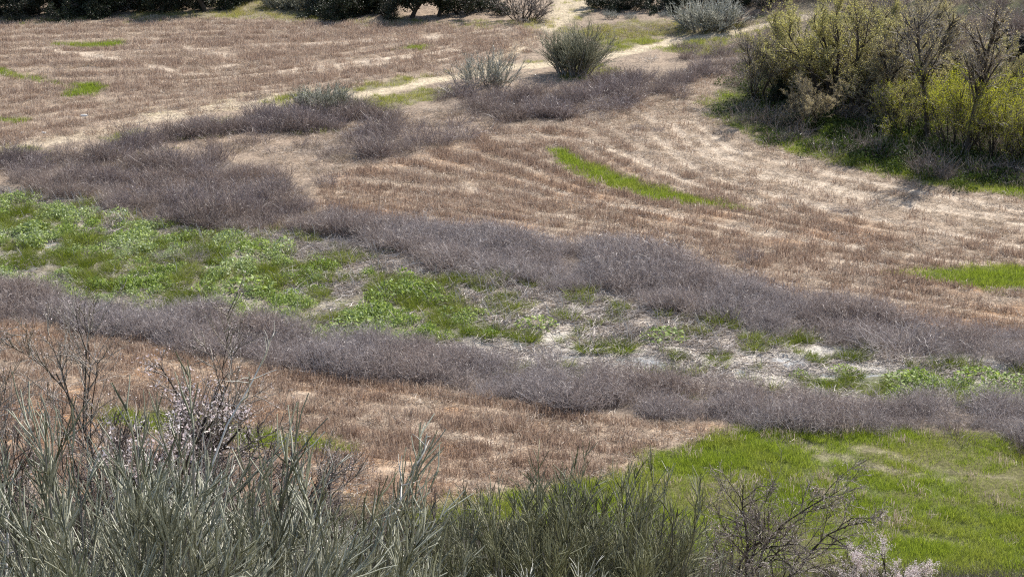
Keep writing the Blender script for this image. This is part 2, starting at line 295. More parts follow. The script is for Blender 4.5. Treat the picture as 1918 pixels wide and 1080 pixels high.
def fields(x, y):
    """all cover masks at points (x,y)"""
    f = {}
    f['up'] = mask(BAND_UP, x, y, .3, .9, 1.5, 11); f['low'] = mask(BAND_LOW, x, y, .3, .6, 1.4, 12)
    f['thick'] = mask(THICKET, x, y, .5, 1.3, 1.6, 13); f['mid'] = mask(CLUMP_MID, x, y, .4, 1.4, 1.2, 14); f['cr'] = mask(CLUMP_R, x, y, .6, 1.6, 1.6, 15)
    f['cr2'] = mask(CLUMP_R2, x, y, .5, 1.0, 1.4, 16); f['bf'] = mask(BRUSH_FAR, x, y, .5, 1.2, 1.4, 17)
    f['ch'] = mask(CLUMP_H, x, y, .4, .8, 1., 42)
    f['marsh'] = sstep(-.3, .3, sdist(MARSH, x, y) + 1.1 + 1.2 * (fbm(x, y, 1.0, 18) - .5)); f['lush'] = mask(LUSH, x, y, .6, 1.4, 1.1, 19); f['litter'] = mask(LITTER, x, y, .5, 1.2, 1.2, 20)
    f['greenr'] = mask(GREEN_R, x, y, .3, .9, .9, 21)
    f['A'] = mask(FIELD_A, x, y, .6, 1.0, 1.5, 22); f['F'] = mask(FIELD_F, x, y, .5, 1.0, 1.5, 23); f['G'] = mask(FIELD_G, x, y, .3, .5, .8, 24); f['H'] = mask(FIELD_H, x, y, .3, .6, .8, 25)
    f['strip'] = np.max([mask(p, x, y, .25, .5, .6, 26) for p in STRIPS], 0)
    f['verge'] = np.max([mask(p, x, y, .5, .9, .9, 27) for p in VERGES], 0)
    f['fverge'] = np.maximum(mask(FAR_VERGE, x, y, .8, 1.5, 2, 28), mask(GAP_PATH, x, y, .8, .8, 1, 29)); f['mead'] = mask(MEADOW_R, x, y, .8, 1, 2, 30)
    wob = .5 * (fbm(x, y, 1.4, 31) - .5)
    f['track'] = 1 - sstep(.38, .85, ldist(TRACK, x, y) + wob * 1.6); f['fade'] = .95 * (1 - sstep(.15, .9, ldist(TRACK_FADE, x, y) + wob * 3))
    f['fork'] = 1 - sstep(.25, .8, np.minimum(ldist(TRACK_FORK, x, y), ldist(TRACK_FORK2, x, y)) + wob * 1.2)
    f['straw'] = mask(STRAW, x, y, 1.0, 2.0, 1.6, 32); f['wood'] = mask(WOOD, x, y, .6, .8, 1.2, 33); f['hpath'] = 1 - sstep(.3, .8, ldist(HILL_PATH, x, y) + wob)
    wd = ldist(WOOD_EDGE, x, y); f['wedge'] = (1 - sstep(.5, 3.2, wd)) * sstep(.2, .8, f['wood'])
    f['rim'] = 1 - sstep(.2, .9, wd + 1.2 * (fbm(x, y, 1.2, 41) - .5))
    f['open'] = mask(OPEN_MID, x, y, .6, 1.2, 1.5, 34)
    f['tyre'] = np.max([1 - sstep(.08, .32, ldist(t, x, y) + wob * .4) for t in TYRES], 0)
    f['tyreA'] = np.max([1 - sstep(.1, .6, ldist(t, x, y) + wob) for t in TYRES_A], 0)
    f['swirl'] = np.max([1 - sstep(.1, .5, ldist(t, x, y) + wob) for t in SWIRL], 0)
    f['slope'] = sstep(43.0, 40.5, y + 2.2 * (fbm(x, y, 2.5, 35) - .5) + .9 * np.sin(x * .3) - np.where(x < 3, 1.4, -2.2) * sstep(0, 3, np.abs(x - 3)))
    uF = rows(GUIDE_F, (0, 4.2, 9.5, 14.5, 19), x, y); uG = rows(GUIDE_G, (0, 5, 9.5), x, y); uA = rows(GUIDE_A, (0, 11, 25), x, y)
    f['uF'] = uF; f['rF'] = furrow(uF, 1.0, x, y, 36); f['rG'] = furrow(uG, .85, x, y, 37); f['rA'] = furrow(uA, 1.5, x, y, 38)
    f['wet'] = np.max([sstep(-2.6, .2, sdist(p, x, y) + 2.2 * (fbm(x, y, .8, 40) - .5)) for p in WATERS[3:8]], 0)
    f['pale'] = np.max([1 - sstep(.05, .38, ldist(t, x, y) + wob * 1.5) for t in PALES], 0)
    f['water'] = np.max([mask(p, x, y, .12, .28, .5, 39) for p in WATERS], 0) * (f['marsh'] > .3) * sstep(.40, .52, fbm(x * .6, y, .42, 43))
    return f

gx = GX[inside]; gy = GY[inside]; f = fields(gx, gy)
n1 = fbm(gx, gy, 2.5, 51); n2 = fbm(gx, gy, .7, 52); n3 = fbm(gx, gy, 6, 53)
col = np.ones((len(gx), 3)) * np.array([.36,.29,.215])
tan = np.array([.45,.35,.265])[None] * (1 - n3[:, None]) + np.array([.40,.325,.255])[None] * n3[:, None]; col = tan.copy()
stub = np.maximum.reduce([f['A'], f['F'], f['G']])
row = np.where(f['G'] > .5, f['rG'], np.where(f['F'] > .5, f['rF'], f['rA']))
col = lay(col, f['F'] * sstep(.45, .75, n1) * sstep(5, 10, f['uF']) * .85, (.52,.31,.17))
col = lay(col, f['G'] * sstep(.34, .62, n1) * .85, (.54,.31,.16))
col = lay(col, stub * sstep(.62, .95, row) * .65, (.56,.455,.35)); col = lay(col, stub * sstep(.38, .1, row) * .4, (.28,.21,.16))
col = lay(col, f['F'] * sstep(9, 4, f['uF']) * .8, (.50,.405,.315))
col = lay(col, np.maximum.reduce([f['tyre'], f['swirl'] * .45, f['tyreA'] * .8]), (.72,.61,.49))
col = lay(col, f['open'] * .6, (.44,.345,.27))
col = lay(col, f['straw'] * sstep(.4, .6, n2), (.66,.58,.40))
col = lay(col, f['mead'] * .8, (.31,.29,.165)); col = lay(col, f['fverge'] * .7, (.27,.25,.15))
col = lay(col, np.maximum.reduce([f['up'], f['low'], f['thick'] * .8, f['mid'] * .7, f['cr'] * .7, f['bf']]) * .85, (.21,.175,.155))
mud = np.array([.66,.60,.525])
col = lay(col, f['marsh'] * (1 - .9 * np.maximum(f['up'], f['low'])), mud); col = lay(col, f['marsh'] * sstep(.5, .62, n2) * .8, (.36,.30,.25))
col = lay(col, f['marsh'] * sstep(.35, .8, f['wet']) * .8, (.74,.70,.64)); col = lay(col, f['marsh'] * f['lush'] * .45, (.15,.15,.07)); col = lay(col, f['greenr'] * .7, (.12,.15,.05))
col = lay(col, f['water'] * .7, (.20,.185,.16))
col = lay(col, f['H'], (.17,.20,.06)); col = lay(col, f['H'] * sstep(.5, .62, n1) * .45, (.21,.155,.10)); col = lay(col, f['H'] * f['pale'] * .7, (.40,.36,.24)); col = lay(col, f['strip'] * .9, (.15,.18,.045))
col = lay(col, f['verge'] * .6, (.22,.23,.10))
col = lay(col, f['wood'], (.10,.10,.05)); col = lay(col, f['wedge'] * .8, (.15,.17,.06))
hill = sstep(0, 6, hillr(gx, gy))
col = lay(col, hill, (.33,.28,.18)); col = lay(col, hill * sstep(.45, .6, n1), (.19,.20,.10)); col = lay(col, f['hpath'], (.56,.42,.30))
sl = f['slope'] * (1 - .8 * f['H']); col = lay(col, sl, (.22,.18,.13)); col = lay(col, sl * sstep(.5, .65, n1), (.17,.18,.07))
col = lay(col, f['fade'] * .8, (.66,.56,.42)); col = lay(col, np.maximum(f['track'], f['fork'] * .8), (.70,.60,.44))
col = col * .74
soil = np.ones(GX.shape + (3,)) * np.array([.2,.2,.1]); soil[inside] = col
GZ = ground(GX, GY)
dz = np.zeros_like(GX)
tr = np.maximum.reduce([f['track'], f['tyre']])
dz[inside] = (.05 * (row - .5) * stub + .10 * (n2 - .5) * (1 - .7 * tr) + .25 * (n1 - .5) * (1 - stub) * (1 - f['marsh']) - .05 * f['tyre'] - .03 * f['track']
              - f['marsh'] * .12 - f['water'] * .16 + f['marsh'] * .1 * (fbm(gx, gy, .45, 55) - .5) * (1 - f['water']))
GZ = GZ + dz
nx, ny = len(X), len(Y); i = np.arange(nx * (ny - 1)).reshape(ny - 1, nx)[:, :-1].ravel()
gm = mesh('ground', np.stack([GX, GY, GZ], -1).reshape(-1, 3), [np.stack([i, i + 1, i + nx + 1, i + nx], 1)], ground_mat(), {'soil': soil.reshape(-1, 3)})
go = bpy.data.objects.new('ground', gm); C.objects.link(go); go['kind'] = 'structure'
def gz(x, y): return ground(x, y)

# standing water of the marsh: one level sheet that shows wherever the mud dips below it
wv = pix([(-60,380),(300,425),(760,500),(1290,610),(1900,690),(1960,745),(1520,742),(1050,685),(600,620),(-60,530)])
m, n, l = mat_new('shallow_water'); p = n.new('ShaderNodeBsdfPrincipled'); p.inputs['Base Color'].default_value = (.36,.36,.345,1); p.inputs['Roughness'].default_value = .12; p.inputs['IOR'].default_value = 1.33
tc = n.new('ShaderNodeTexCoord'); nz = n.new('ShaderNodeTexNoise'); nz.inputs['Scale'].default_value = 5; l.new(tc.outputs['Object'], nz.inputs['Vector'])
b = n.new('ShaderNodeBump'); b.inputs['Strength'].default_value = .25; b.inputs['Distance'].default_value = .05; l.new(nz.outputs['Fac'], b.inputs['Height']); l.new(b.outputs[0], p.inputs['Normal'])
o = n.new('ShaderNodeOutputMaterial'); l.new(p.outputs[0], o.inputs['Surface'])
WL = float(np.mean(ground(wv[:, 0], wv[:, 1]))) - .185
wo = bpy.data.objects.new('water', mesh('water', np.c_[wv, np.full(len(wv), WL)], [np.arange(len(wv))[None]], m)); C.objects.link(wo); wo['kind'] = 'structure'

# ------------------------------------------------------------------ scattering of uncountable cover (kind = stuff)
def scatter(name, x, y, src, rng, smin=.8, smax=1.2, tint=None, scl=None, flat=0., dzv=0., lean=.12, zs=None, rz=None):
    n = len(x); z = gz(x, y) + dzv
    me = bpy.data.meshes.new(name); me.vertices.add(n); me.vertices.foreach_set('co', np.stack([x, y, z], 1).astype(np.float32).ravel())
    s = rng.uniform(smin, smax, n) * (1 if scl is None else scl)
    rot = np.stack([rng.normal(0, lean, n), rng.normal(0, lean, n), rng.uniform(0, 6.283, n) if rz is None else rz], 1)
    sv = np.stack([s, s, s * (rng.uniform(.8, 1.2, n) if zs is None else zs)], 1)
    for k, v, t in (('rot', rot, 'FLOAT_VECTOR'), ('scl', sv, 'FLOAT_VECTOR')):
        a = me.attributes.new(k, t, 'POINT'); a.data.foreach_set('vector', v.astype(np.float32).ravel())
    a = me.attributes.new('tint', 'FLOAT', 'POINT'); a.data.foreach_set('value', (np.zeros(n) if tint is None else np.clip(tint, 0, 1)).astype(np.float32))
    a = me.attributes.new('var', 'INT', 'POINT'); a.data.foreach_set('value', rng.integers(0, len(src), n).astype(np.int32))
    ob = bpy.data.objects.new(name, me); C.objects.link(ob); ob['kind'] = 'stuff'
    ng = bpy.data.node_groups.new(name, 'GeometryNodeTree'); ng.interface.new_socket('Geometry', in_out='INPUT', socket_type='NodeSocketGeometry'); ng.interface.new_socket('Geometry', in_out='OUTPUT', socket_type='NodeSocketGeometry')
    N = ng.nodes; Lk = ng.links; gi = N.new('NodeGroupInput'); go_ = N.new('NodeGroupOutput'); J = N.new('GeometryNodeJoinGeometry')
    def attr(nm, t): q = N.new('GeometryNodeInputNamedAttribute'); q.data_type = t; q.inputs['Name'].default_value = nm; return q.outputs['Attribute']
    ar, as_, av = attr('rot', 'FLOAT_VECTOR'), attr('scl', 'FLOAT_VECTOR'), attr('var', 'INT')
    for k, mesh_ in enumerate(src):
        so = bpy.data.objects.new(mesh_.name, mesh_)
        oi = N.new('GeometryNodeObjectInfo'); oi.inputs['Object'].default_value = so
        cp = N.new('FunctionNodeCompare'); cp.data_type = 'INT'; cp.operation = 'EQUAL'; Lk.new(av, cp.inputs[2]); cp.inputs[3].default_value = k
        ip = N.new('GeometryNodeInstanceOnPoints'); Lk.new(gi.outputs[0], ip.inputs['Points']); Lk.new(cp.outputs[0], ip.inputs['Selection'])
        Lk.new(oi.outputs['Geometry'], ip.inputs['Instance']); Lk.new(ar, ip.inputs['Rotation']); Lk.new(as_, ip.inputs['Scale']); Lk.new(ip.outputs[0], J.inputs[0])
    Lk.new(J.outputs[0], go_.inputs[0]); mo = ob.modifiers.new('cover', 'NODES'); mo.node_group = ng
    return ob
def sample(rng, dens, x0, x1, y0, y1):
    n = int((x1 - x0) * (y1 - y0) * dens); x = rng.uniform(x0, x1, n); y = rng.uniform(y0, y1, n)
    k = np.abs(x) < y * .2572 + 3.0                     # ground the photograph could see, and a margin
    return x[k], y[k]

def disc(rng, n, r): a = rng.uniform(0, 6.283, n); q = r * np.sqrt(rng.uniform(0, 1, n)); return np.stack([q * np.cos(a), q * np.sin(a), np.zeros(n)], 1)
def outward(O, rng, spread): h = unit(np.c_[O[:, :2] + .05 * rng.normal(size=(len(O), 2)), np.zeros(len(O))]); return unit(np.array([0, 0, 1.]) + h * spread + .25 * rng.normal(size=(len(O), 3)))

def brush_clump(seed, n=90, h=.8, r=.32, w=.011, mat='brush', kidn=2):
    g = rs(seed); b = MB(); O = disc(g, n, r); O[:, 2] = -.05
    L = h * g.uniform(.45, 1.1, n); P = lines(g, O, outward(O, g, .55), L, 5, .22, -.02, )
    W = taper(np.full(n, w), 5, .4); v = g.uniform(0, 1, n) ** 1.3; b.ribbons(P, W, v, g)
    if kidn:
        O2, D2, L2, R2 = kids(g, P, kidn, .35, 1., .8, .42, L, np.full(n, w), .7); P2 = lines(g, O2, D2, L2, 4, .35, -.06)
        b.ribbons(P2, taper(np.full(len(L2), w * .75), 4, .4), g.uniform(0, 1, len(L2)), g)
    return b.build('brush_clump', M[mat])
def blade_clump(seed, n, h, r, w, mat, spread=.5, droop=-.12, k=4, name='blade_clump', hv=(.5, 1.1)):
    g = rs(seed); b = MB(); O = disc(g, n, r); O[:, 2] = -.03; L = h * g.uniform(*hv, n)
    P = lines(g, O, outward(O, g, spread), L, k, .1, droop); b.ribbons(P, taper(np.full(n, w), k, .25), g.uniform(0, 1, n), g); return b.build(name, M[mat])
def stubble_clump(seed, n=24, h=.23, r=.28):
    g = rs(seed); b = MB(); O = disc(g, n, r); O[:, 2] = -.02; L = h * g.uniform(.4, 1.15, n); D = unit(np.array([0, 0, 1.]) + .22 * g.normal(size=(n, 3)))
    P = lines(g, O, D, L, 2, .05); b.ribbons(P, np.full((n, 2), .0125), g.uniform(0, 1, n), g)
    q = n // 2; O = disc(g, q, r * 1.2); O[:, 2] = .02; D = unit(g.normal(size=(q, 3)) * np.array([1, 1, .18])); P = lines(g, O, D, g.uniform(.08, .28, q), 3, .15); b.ribbons(P, np.full((q, 3), .008), g.uniform(.5, 1, q), g)
    return b.build('stubble_clump', M['stub'])
def litter_clump(seed, n=30, r=.36, mat='litter', lo=.10, hi=.42, w=.02):
    g = rs(seed); b = MB(); O = disc(g, n, r); O[:, 2] = g.uniform(0, .07, n); main = unit(np.array([1, .25, 0.]))
    D = unit(main * g.choice([-1, 1], n)[:, None] + g.normal(size=(n, 3)) * np.array([.5, .5, .16])); P = lines(g, O, D, g.uniform(lo, hi, n), 4, .16, -.03)
    b.ribbons(P, taper(np.full(n, w), 4, .5), g.uniform(0, 1, n), g, np.array([0, 0, 1.]) + .7 * g.normal(size=(n, 1, 3))); return b.build('litter_clump', M[mat])
def leaf_clump(seed, n=60, r=.3, h=.26, size=.085, mat='broad'):
    g = rs(seed); b = MB(); O = disc(g, n, r); q = 1 - (np.hypot(O[:, 0], O[:, 1]) / r) ** 2; O[:, 2] = h * (.25 + .75 * q) * g.uniform(.35, 1.1, n)
    b.leaves(O, size * g.uniform(.5, 1.3, n), g.uniform(0, 1, n), g, 0., .6)
    k = n // 3; O2 = disc(g, k, r * .8); P = lines(g, O2, outward(O2, g, .4), h * g.uniform(.4, 1, k), 3, .1); b.ribbons(P, np.full((k, 3), .008), g.uniform(0, .6, k), g); return b.build('leaf_clump', M[mat])

SRC = {
 'brush': [brush_clump(100 + i, 48, .8, .34, .0125) for i in range(5)],
 'weed': [brush_clump(110 + i, 44, .8, .24, .0125, 'weed', 1) for i in range(4)],
 'straw': [blade_clump(120 + i, 40, .38, .25, .009, 'straw', .9, -.22, 4, 'straw_clump') for i in range(3)],
 'stub': [stubble_clump(130 + i) for i in range(5)],
 'grass': [blade_clump(140 + i, 46, .24, .24, .011, 'grass', .4, -.1, 3, 'grass_clump') for i in range(4)],
 'marsh': [blade_clump(150 + i, 70, .40, .17, .011, 'marsh', .6, -.12, 4, 'marsh_grass_clump') for i in range(4)],
 'broad': [leaf_clump(160 + i, 60, .3, .26, .075) for i in range(4)],
 'ivy': [leaf_clump(170 + i, 70, .4, .4, .09, 'ivy') for i in range(4)],
 'litter': [litter_clump(180 + i) for i in range(5)],
 'chaff': [litter_clump(300 + i, 26, .3, 'straw', .05, .22, .014) for i in range(4)],
}
# dead weed bands
g = rs(1); x, y = sample(g, 34, -33, 33, 40, 104); f = fields(x, y); nn = fbm(x, y, 1.9, 61); n4 = fbm(x, y, .8, 62)
band = np.maximum(f['up'] * (1 - .0 * nn), f['low']); hollow = 1 - .8 * sstep(.60, .68, fbm(x, y, 1.0, 91)); p = band * hollow * (1 - .55 * sstep(-2, -8, x) * sstep(64, 70, y)) * np.clip(.62 + 1.0 * (nn - .32), .35, 1) * (1 - f['strip']) * .95; keep = g.uniform(0, 1, len(x)) < p
left = sstep(-2, -8, x) * sstep(64, 70, y)
keep &= ~((left > .5) & (fbm(x, y, 1.4, 87) > .56) & (g.uniform(0, 1, len(x)) < .85))
x, y, nn_, lf, n4_ = x[keep], y[keep], nn[keep], left[keep], n4[keep]
hs = .88 * np.clip(.6 + 1.25 * (nn_ - .32), .5, 1.3) * (1 - .25 * lf)
scatter('dead_weeds', x, y, SRC['brush'], g, .8, 1.15, tint=.1 + lf * .75 * fbm(x, y, 1.6, 63) * 1.4 + 1.1 * (fbm(x, y, 2.6, 92) - .45) + .3 * (n4_ - .5), scl=hs * (1 + .45 * (g.uniform(0, 1, len(x)) > .93)))
g = rs(2); x, y = sample(g, 26, -33, 33, 44, 118); f = fields(x, y); nn = fbm(x, y, 1.3, 64)
p = np.maximum.reduce([f['up'] * sstep(-2, -8, x) * sstep(64, 70, y) * .5, f['ch'] * .35, f['thick'] * .95, f['mid'] * .6, f['cr'] * .5, f['cr2'] * 1., f['bf'] * .45, f['open'] * .035]) * np.maximum(sstep(.3, .55, nn), f['thick'] * .75) * (1 - f['track']) * (1 - .7 * f['verge']) * (1 - .6 * sstep(.52, .62, fbm(x, y, .9, 90))); keep = g.uniform(0, 1, len(x)) < p; x, y, nn = x[keep], y[keep], nn[keep]
scatter('dry_weeds', x, y, SRC['weed'], g, .8, 1.2, tint=.35 + 1.6 * (fbm(x, y, 1.2, 65) - .5), scl=np.clip(.25 + 1.7 * (fbm(x, y, .75, 94) - .12), .4, 1.35))
g = rs(3); x, y = sample(g, 22, -33, 33, 44, 112); f = fields(x, y)
p = np.maximum.reduce([f['up'] * sstep(-2, -8, x) * sstep(64, 70, y) * .9 * sstep(.42, .6, fbm(x, y, 1.4, 87)), f['thick'] * .3, f['open'] * .55 * sstep(.4, .6, fbm(x, y, 1.2, 66)), f['cr'] * .25, f['mead'] * .3, f['bf'] * .3, f['wedge'] * .25, f['low'] * .06, f['F'] * sstep(8, 3, f['uF']) * .1]) * (1 - f['track'])
keep = g.uniform(0, 1, len(x)) < p; x, y = x[keep], y[keep]
scatter('blond_dry_grass', x, y, SRC['straw'], g, .6, 1.1, tint=fbm(x, y, 1.5, 67) * 1.4 - .2)
# stubble rows
g = rs(4); x, y = sample(g, 30, -33, 33, 42, 113); f = fields(x, y); n5 = fbm(x, y, 3.0, 68); n6 = fbm(x, y, .9, 69)
d = .8 * (f['F'] * (.10 + .80 * sstep(.35, .8, 1 - f['rF'] + .8 * (n5 - .5))) * sstep(4, 11, f['uF']) + f['F'] * .06 + f['G'] * (.25 + .7 * sstep(.3, .75, 1 - f['rG'] + .8 * (n5 - .5))) + f['A'] * (.18 + .5 * sstep(.35, .8, 1 - f['rA'] + 1.0 * (n5 - .5))))
d = np.maximum(d * (1 - f['H']), f['H'] * .12 * sstep(.5, .6, n6)) * (1 - np.maximum.reduce([f['up'], f['low'], f['strip'], f['track'], f['tyre'], f['swirl'] * .5, f['tyreA'] * .7, f['straw'] * .8, f['fade'] * .7, f['fverge'] * .6, f['slope']]))
keep = g.uniform(0, 1, len(x)) < d; x, y = x[keep], y[keep]; fr = {k: v[keep] for k, v in f.items()}
row = np.where(fr['G'] > .5, fr['rG'], np.where(fr['F'] > .5, fr['rF'], fr['rA']))
scatter('stubble', x, y, SRC['stub'], g, .75, 1.2, tint=.9 * sstep(.25, .9, row + .6 * (n6[keep] - .5)) + .15 * (fr['A'] > .5), lean=.08)
g = rs(14); x, y = sample(g, 20, -33, 33, 42, 113); f = fields(x, y)
d = np.maximum.reduce([f['F'] * .7, f['A'] * .6, f['G'] * .6, f['open'] * .6, f['straw'] * .5, f['mead'] * .3, f['cr'] * .4]) * (1 - np.maximum.reduce([f['up'], f['low'], f['strip'], f['track'] * .8, f['verge'], f['tyre'] * .9, f['tyreA'] * .6, f['swirl'] * .3])) * (.5 + .5 * (fbm(x, y, .9, 84) > .48))
keep = g.uniform(0, 1, len(x)) < d; x, y = x[keep], y[keep]
scatter('chaff', x, y, SRC['chaff'], g, .6, 1.3, tint=fbm(x, y, .7, 85) * 1.8 - .5, lean=.1)
# fresh grass: sown corner, strips, verges
g = rs(5); x, y = sample(g, 60, -33, 33, 39, 118); f = fields(x, y); n7 = fbm(x, y, 1.6, 70); n8 = fbm(x, y, .5, 71)
d = np.maximum.reduce([f['H'] * (.25 + .75 * sstep(.36, .5, .5 * n7 + .5 * n8)) * (1 - .3 * f['slope']) * (1 - .7 * f['pale']), f['strip'] * (.45 + .5 * n8), f['verge'] * .42 * (.2 + .8 * sstep(.42, .58, n8)), f['fverge'] * .1, f['mead'] * .22, np.maximum(f['wedge'] * .45 * sstep(.4, .55, n7), f['rim'] * .5) * (.3 + .7 * sstep(9.5, 12.5, x)), f['slope'] * .2 * sstep(.42, .6, n7) * sstep(-1, 3, x), f['thick'] * .05]) * (1 - np.maximum(f['track'], f['fork'] * .7)) * (1 - .85 * f['low'])
keep = g.uniform(0, 1, len(x)) < d; x, y = x[keep], y[keep]; fr = {k: v[keep] for k, v in f.items()}
scatter('grass', x, y, SRC['grass'], g, .7, 1.25, scl=.72 + .1 * (fr['H'] < .5), tint=np.clip(1.6 * (fbm(x, y, 1.1, 72) - .42), 0, 1) * .55 + .7 * np.maximum.reduce([fr['fverge'], fr['mead']]) + .4 * fr['verge'] + .3 * fr['slope'])
# marsh cover
g = rs(6); x, y = sample(g, 46, -24, 24, 48, 76); f = fields(x, y); n9 = fbm(x, y, 1.5, 73); n10 = fbm(x, y, .55, 74)
wfront = np.max([mask(p - np.array([0, .45]), x, y, .12, .28, .5, 39) for p in WATERS], 0)
free = f['marsh'] * (1 - np.maximum(f['up'], f['low']) * .9) * (1 - np.maximum(f['water'] * .97, wfront * .75)) * (.15 + .85 * sstep(.36, .44, fbm(x, y, 1.0, 86) + .25 * (n10 - .5))); lu = np.maximum(f['lush'], f['greenr'])
lf = sstep(-19, 6, x)
lu = lu * (.35 + .65 * sstep(.38, .5, fbm(x, y, 1.8, 93) + .1 * sstep(-4, -14, x)))
pb = free * lu * sstep(.40, .52, n9 + .35 * (n10 - .5)) * .42
pm = free * np.clip(lu * sstep(.56, .42, n9) * .42 + (1 - lu) * sstep(.53, .62, n9 + .5 * (n10 - .5)) * .5, 0, 1)
pl = f['marsh'] * (1 - np.maximum(f['up'], f['low']) * .9) * (1 - f['water'] * .5) * np.clip((1 - lu) * .9 + .08, 0, 1) * sstep(.36, .52, n10) * (1 - .55 * sstep(.3, .7, f['wet']))
r = g.uniform(0, 1, len(x)); kb = r < pb; km = (r >= pb) & (r < pb + pm); kl = g.uniform(0, 1, len(x)) < pl * .7
scatter('broad_leaved_marsh_plants', x[kb], y[kb], SRC['broad'], g, .7, 1.2, dzv=-.12, tint=np.clip(2.2 * (fbm(x[kb], y[kb], 1.3, 75) - .42), 0, 1) * (1 - .7 * lf[kb]), scl=np.clip(.3 + 1.7 * (fbm(x[kb], y[kb], .9, 88) - .1), .4, 1.6))
scatter('marsh_grass', x[km], y[km], SRC['marsh'], g, .55, 1.15, dzv=-.12, tint=np.clip(fbm(x[km], y[km], .9, 76) * 1.6 - .45, 0, 1), scl=np.clip(.35 + 1.5 * (fbm(x[km], y[km], .7, 89) - .15), .4, 1.4))
scatter('reed_litter', x[kl], y[kl], SRC['litter'], g, .7, 1.3, dzv=-.11, tint=np.clip(fbm(x[kl], y[kl], .8, 77) * 1.8 - .6, 0, 1), lean=.05, rz=g.normal(-.35, .55, kl.sum()))
# undergrowth of the wood and scrub on the hillside and slope
g = rs(7); x, y = sample(g, 14, 6, 36, 68, 124); f = fields(x, y); n11 = fbm(x, y, 1.4, 78)
d = f['wood'] * sstep(.34, .5, n11) * .9 * (1 - .7 * f['wedge']) * (.15 + .85 * sstep(9.5, 13, x)); keep = g.uniform(0, 1, len(x)) < d; x, y = x[keep], y[keep]
scatter('undergrowth', x, y, SRC['ivy'], g, .7, 1.4, tint=np.clip(2.2 * (fbm(x, y, 1.2, 79) - .48), 0, 1))
g = rs(8); x, y = sample(g, 14, 6, 38, 66, 128); f = fields(x, y); n12 = fbm(x, y, 1.1, 80); hill = sstep(0, 6, hillr(x, y))
d = np.maximum(f['wood'] * .25 * sstep(.45, .6, n12), hill * .4 * sstep(.4, .55, n12)); keep = g.uniform(0, 1, len(x)) < d; x, y = x[keep], y[keep]
scatter('hillside_scrub', x, y, SRC['weed'], g, .7, 1.4, tint=.2 + .8 * fbm(x, y, 2, 81))
g = rs(9); x, y = sample(g, 22, -14, 14, 28, 44); f = fields(x, y); n13 = fbm(x, y, 1.0, 82)
d = f['slope'] * .55 * sstep(.3, .6, n13) * np.where(x > 3, .5, 1); keep = g.uniform(0, 1, len(x)) < d; x, y = x[keep], y[keep]
scatter('dark_dry_scrub', x, y, [brush_clump(190 + i, 60, .75, .3, .006, 'thorn', 1) for i in range(4)], g, .7, 1.2, tint=.4 * fbm(x, y, 1, 83))

# ------------------------------------------------------------------ countable plants
def tag(o, label, cat, group=None):
    o['label'] = label; o['category'] = cat
    if group: o['group'] = group
def plant_tree(kind, parts, x, y, z, scale, rz, label, cat, group=None, tint=0., zs=1.0):
    """an Empty at the foot with its parts as children (shared mesh data between alike plants)"""
    r = bpy.data.objects.new(kind, None); C.objects.link(r); r.location = (x, y, z); r.rotation_euler = (0, 0, rz); r.scale = (scale, scale, scale * zs); r.empty_display_size = .3
    tag(r, label, cat, group)
    for nm, me in parts:
        c = bpy.data.objects.new(nm, me); C.objects.link(c); c.parent = r; c['tint'] = float(tint)
    return r
def broom(seed, h=2.4, r=.35, stems=26, per=9, spread=.5, w=.0045, dead=0, fine=1, wan=.15, lmax=.8):
    """upright switch broom: woody stems, thin green switches"""
    g = rs(seed); O = disc(g, stems, r); O[:, 2] = -.1; L = h * .62 * g.uniform(.6, 1.1, stems); P = lines(g, O, outward(O, g, spread), L, 6, .10, .05)
    a = MB(); a.tubes(P, taper(np.full(stems, w * 3.2), 6, .4), g.uniform(0, 1, stems), 5)
    b = MB(); O2, D2, L2, R2 = kids(g, P, per, .2, 1., .35, .75, L, np.full(stems, w * 2), .6)
    P2 = lines(g, O2, D2, L2, 5, wan, .03); b.tubes(P2, taper(np.full(len(L2), w * 1.25), 5, .5), g.uniform(0, 1, len(L2)), 3)
    O3, D3, L3, R3 = kids(g, P2, 4 * fine, .15, 1., .3 + wan * 1.4, .6, L2, np.full(len(L2), w), .8)
    P3 = lines(g, O3, D3, np.clip(L3, .10, lmax), 5, wan * .9, .03); b.tubes(P3, taper(np.full(len(L3), w), 5, .45), g.uniform(0, 1, len(L3)) ** 1.25, 3)
    out = [('woody_stem', a.build('woody_stem', M['greybark'])), ('green_switch', b.build('green_switch', M['broom']))]
    if dead:
        c = MB(); O = disc(g, dead, r * 1.6); D = outward(O, g, 1.1); L = h * g.uniform(.75, 1.15, dead); P = lines(g, O, D, L, 10, .12, -.035); c.tubes(P, taper(np.full(dead, w * 3), 10, .3), g.uniform(.3, 1, dead), 5)
        O, D, L, R = kids(g, P, 5, .4, 1., .75, .3, L, np.full(dead, w * 2.2), .6); P = lines(g, O, D, L, 5, .2, .0); c.tubes(P, taper(np.full(len(L), w * 1.5), 5, .35), g.uniform(.2, 1, len(L)), 4)
        O, D, L, R = kids(g, P, 3, .3, 1., .7, .6, L, np.full(len(L), w), .7); P = lines(g, O, D, L, 4, .2); c.tubes(P, taper(np.full(len(L), w * .9), 4, .4), g.uniform(.2, 1, len(L)), 3)
        out.append(('dead_branch', c.build('dead_branch', M['deadwood'])))
    return out
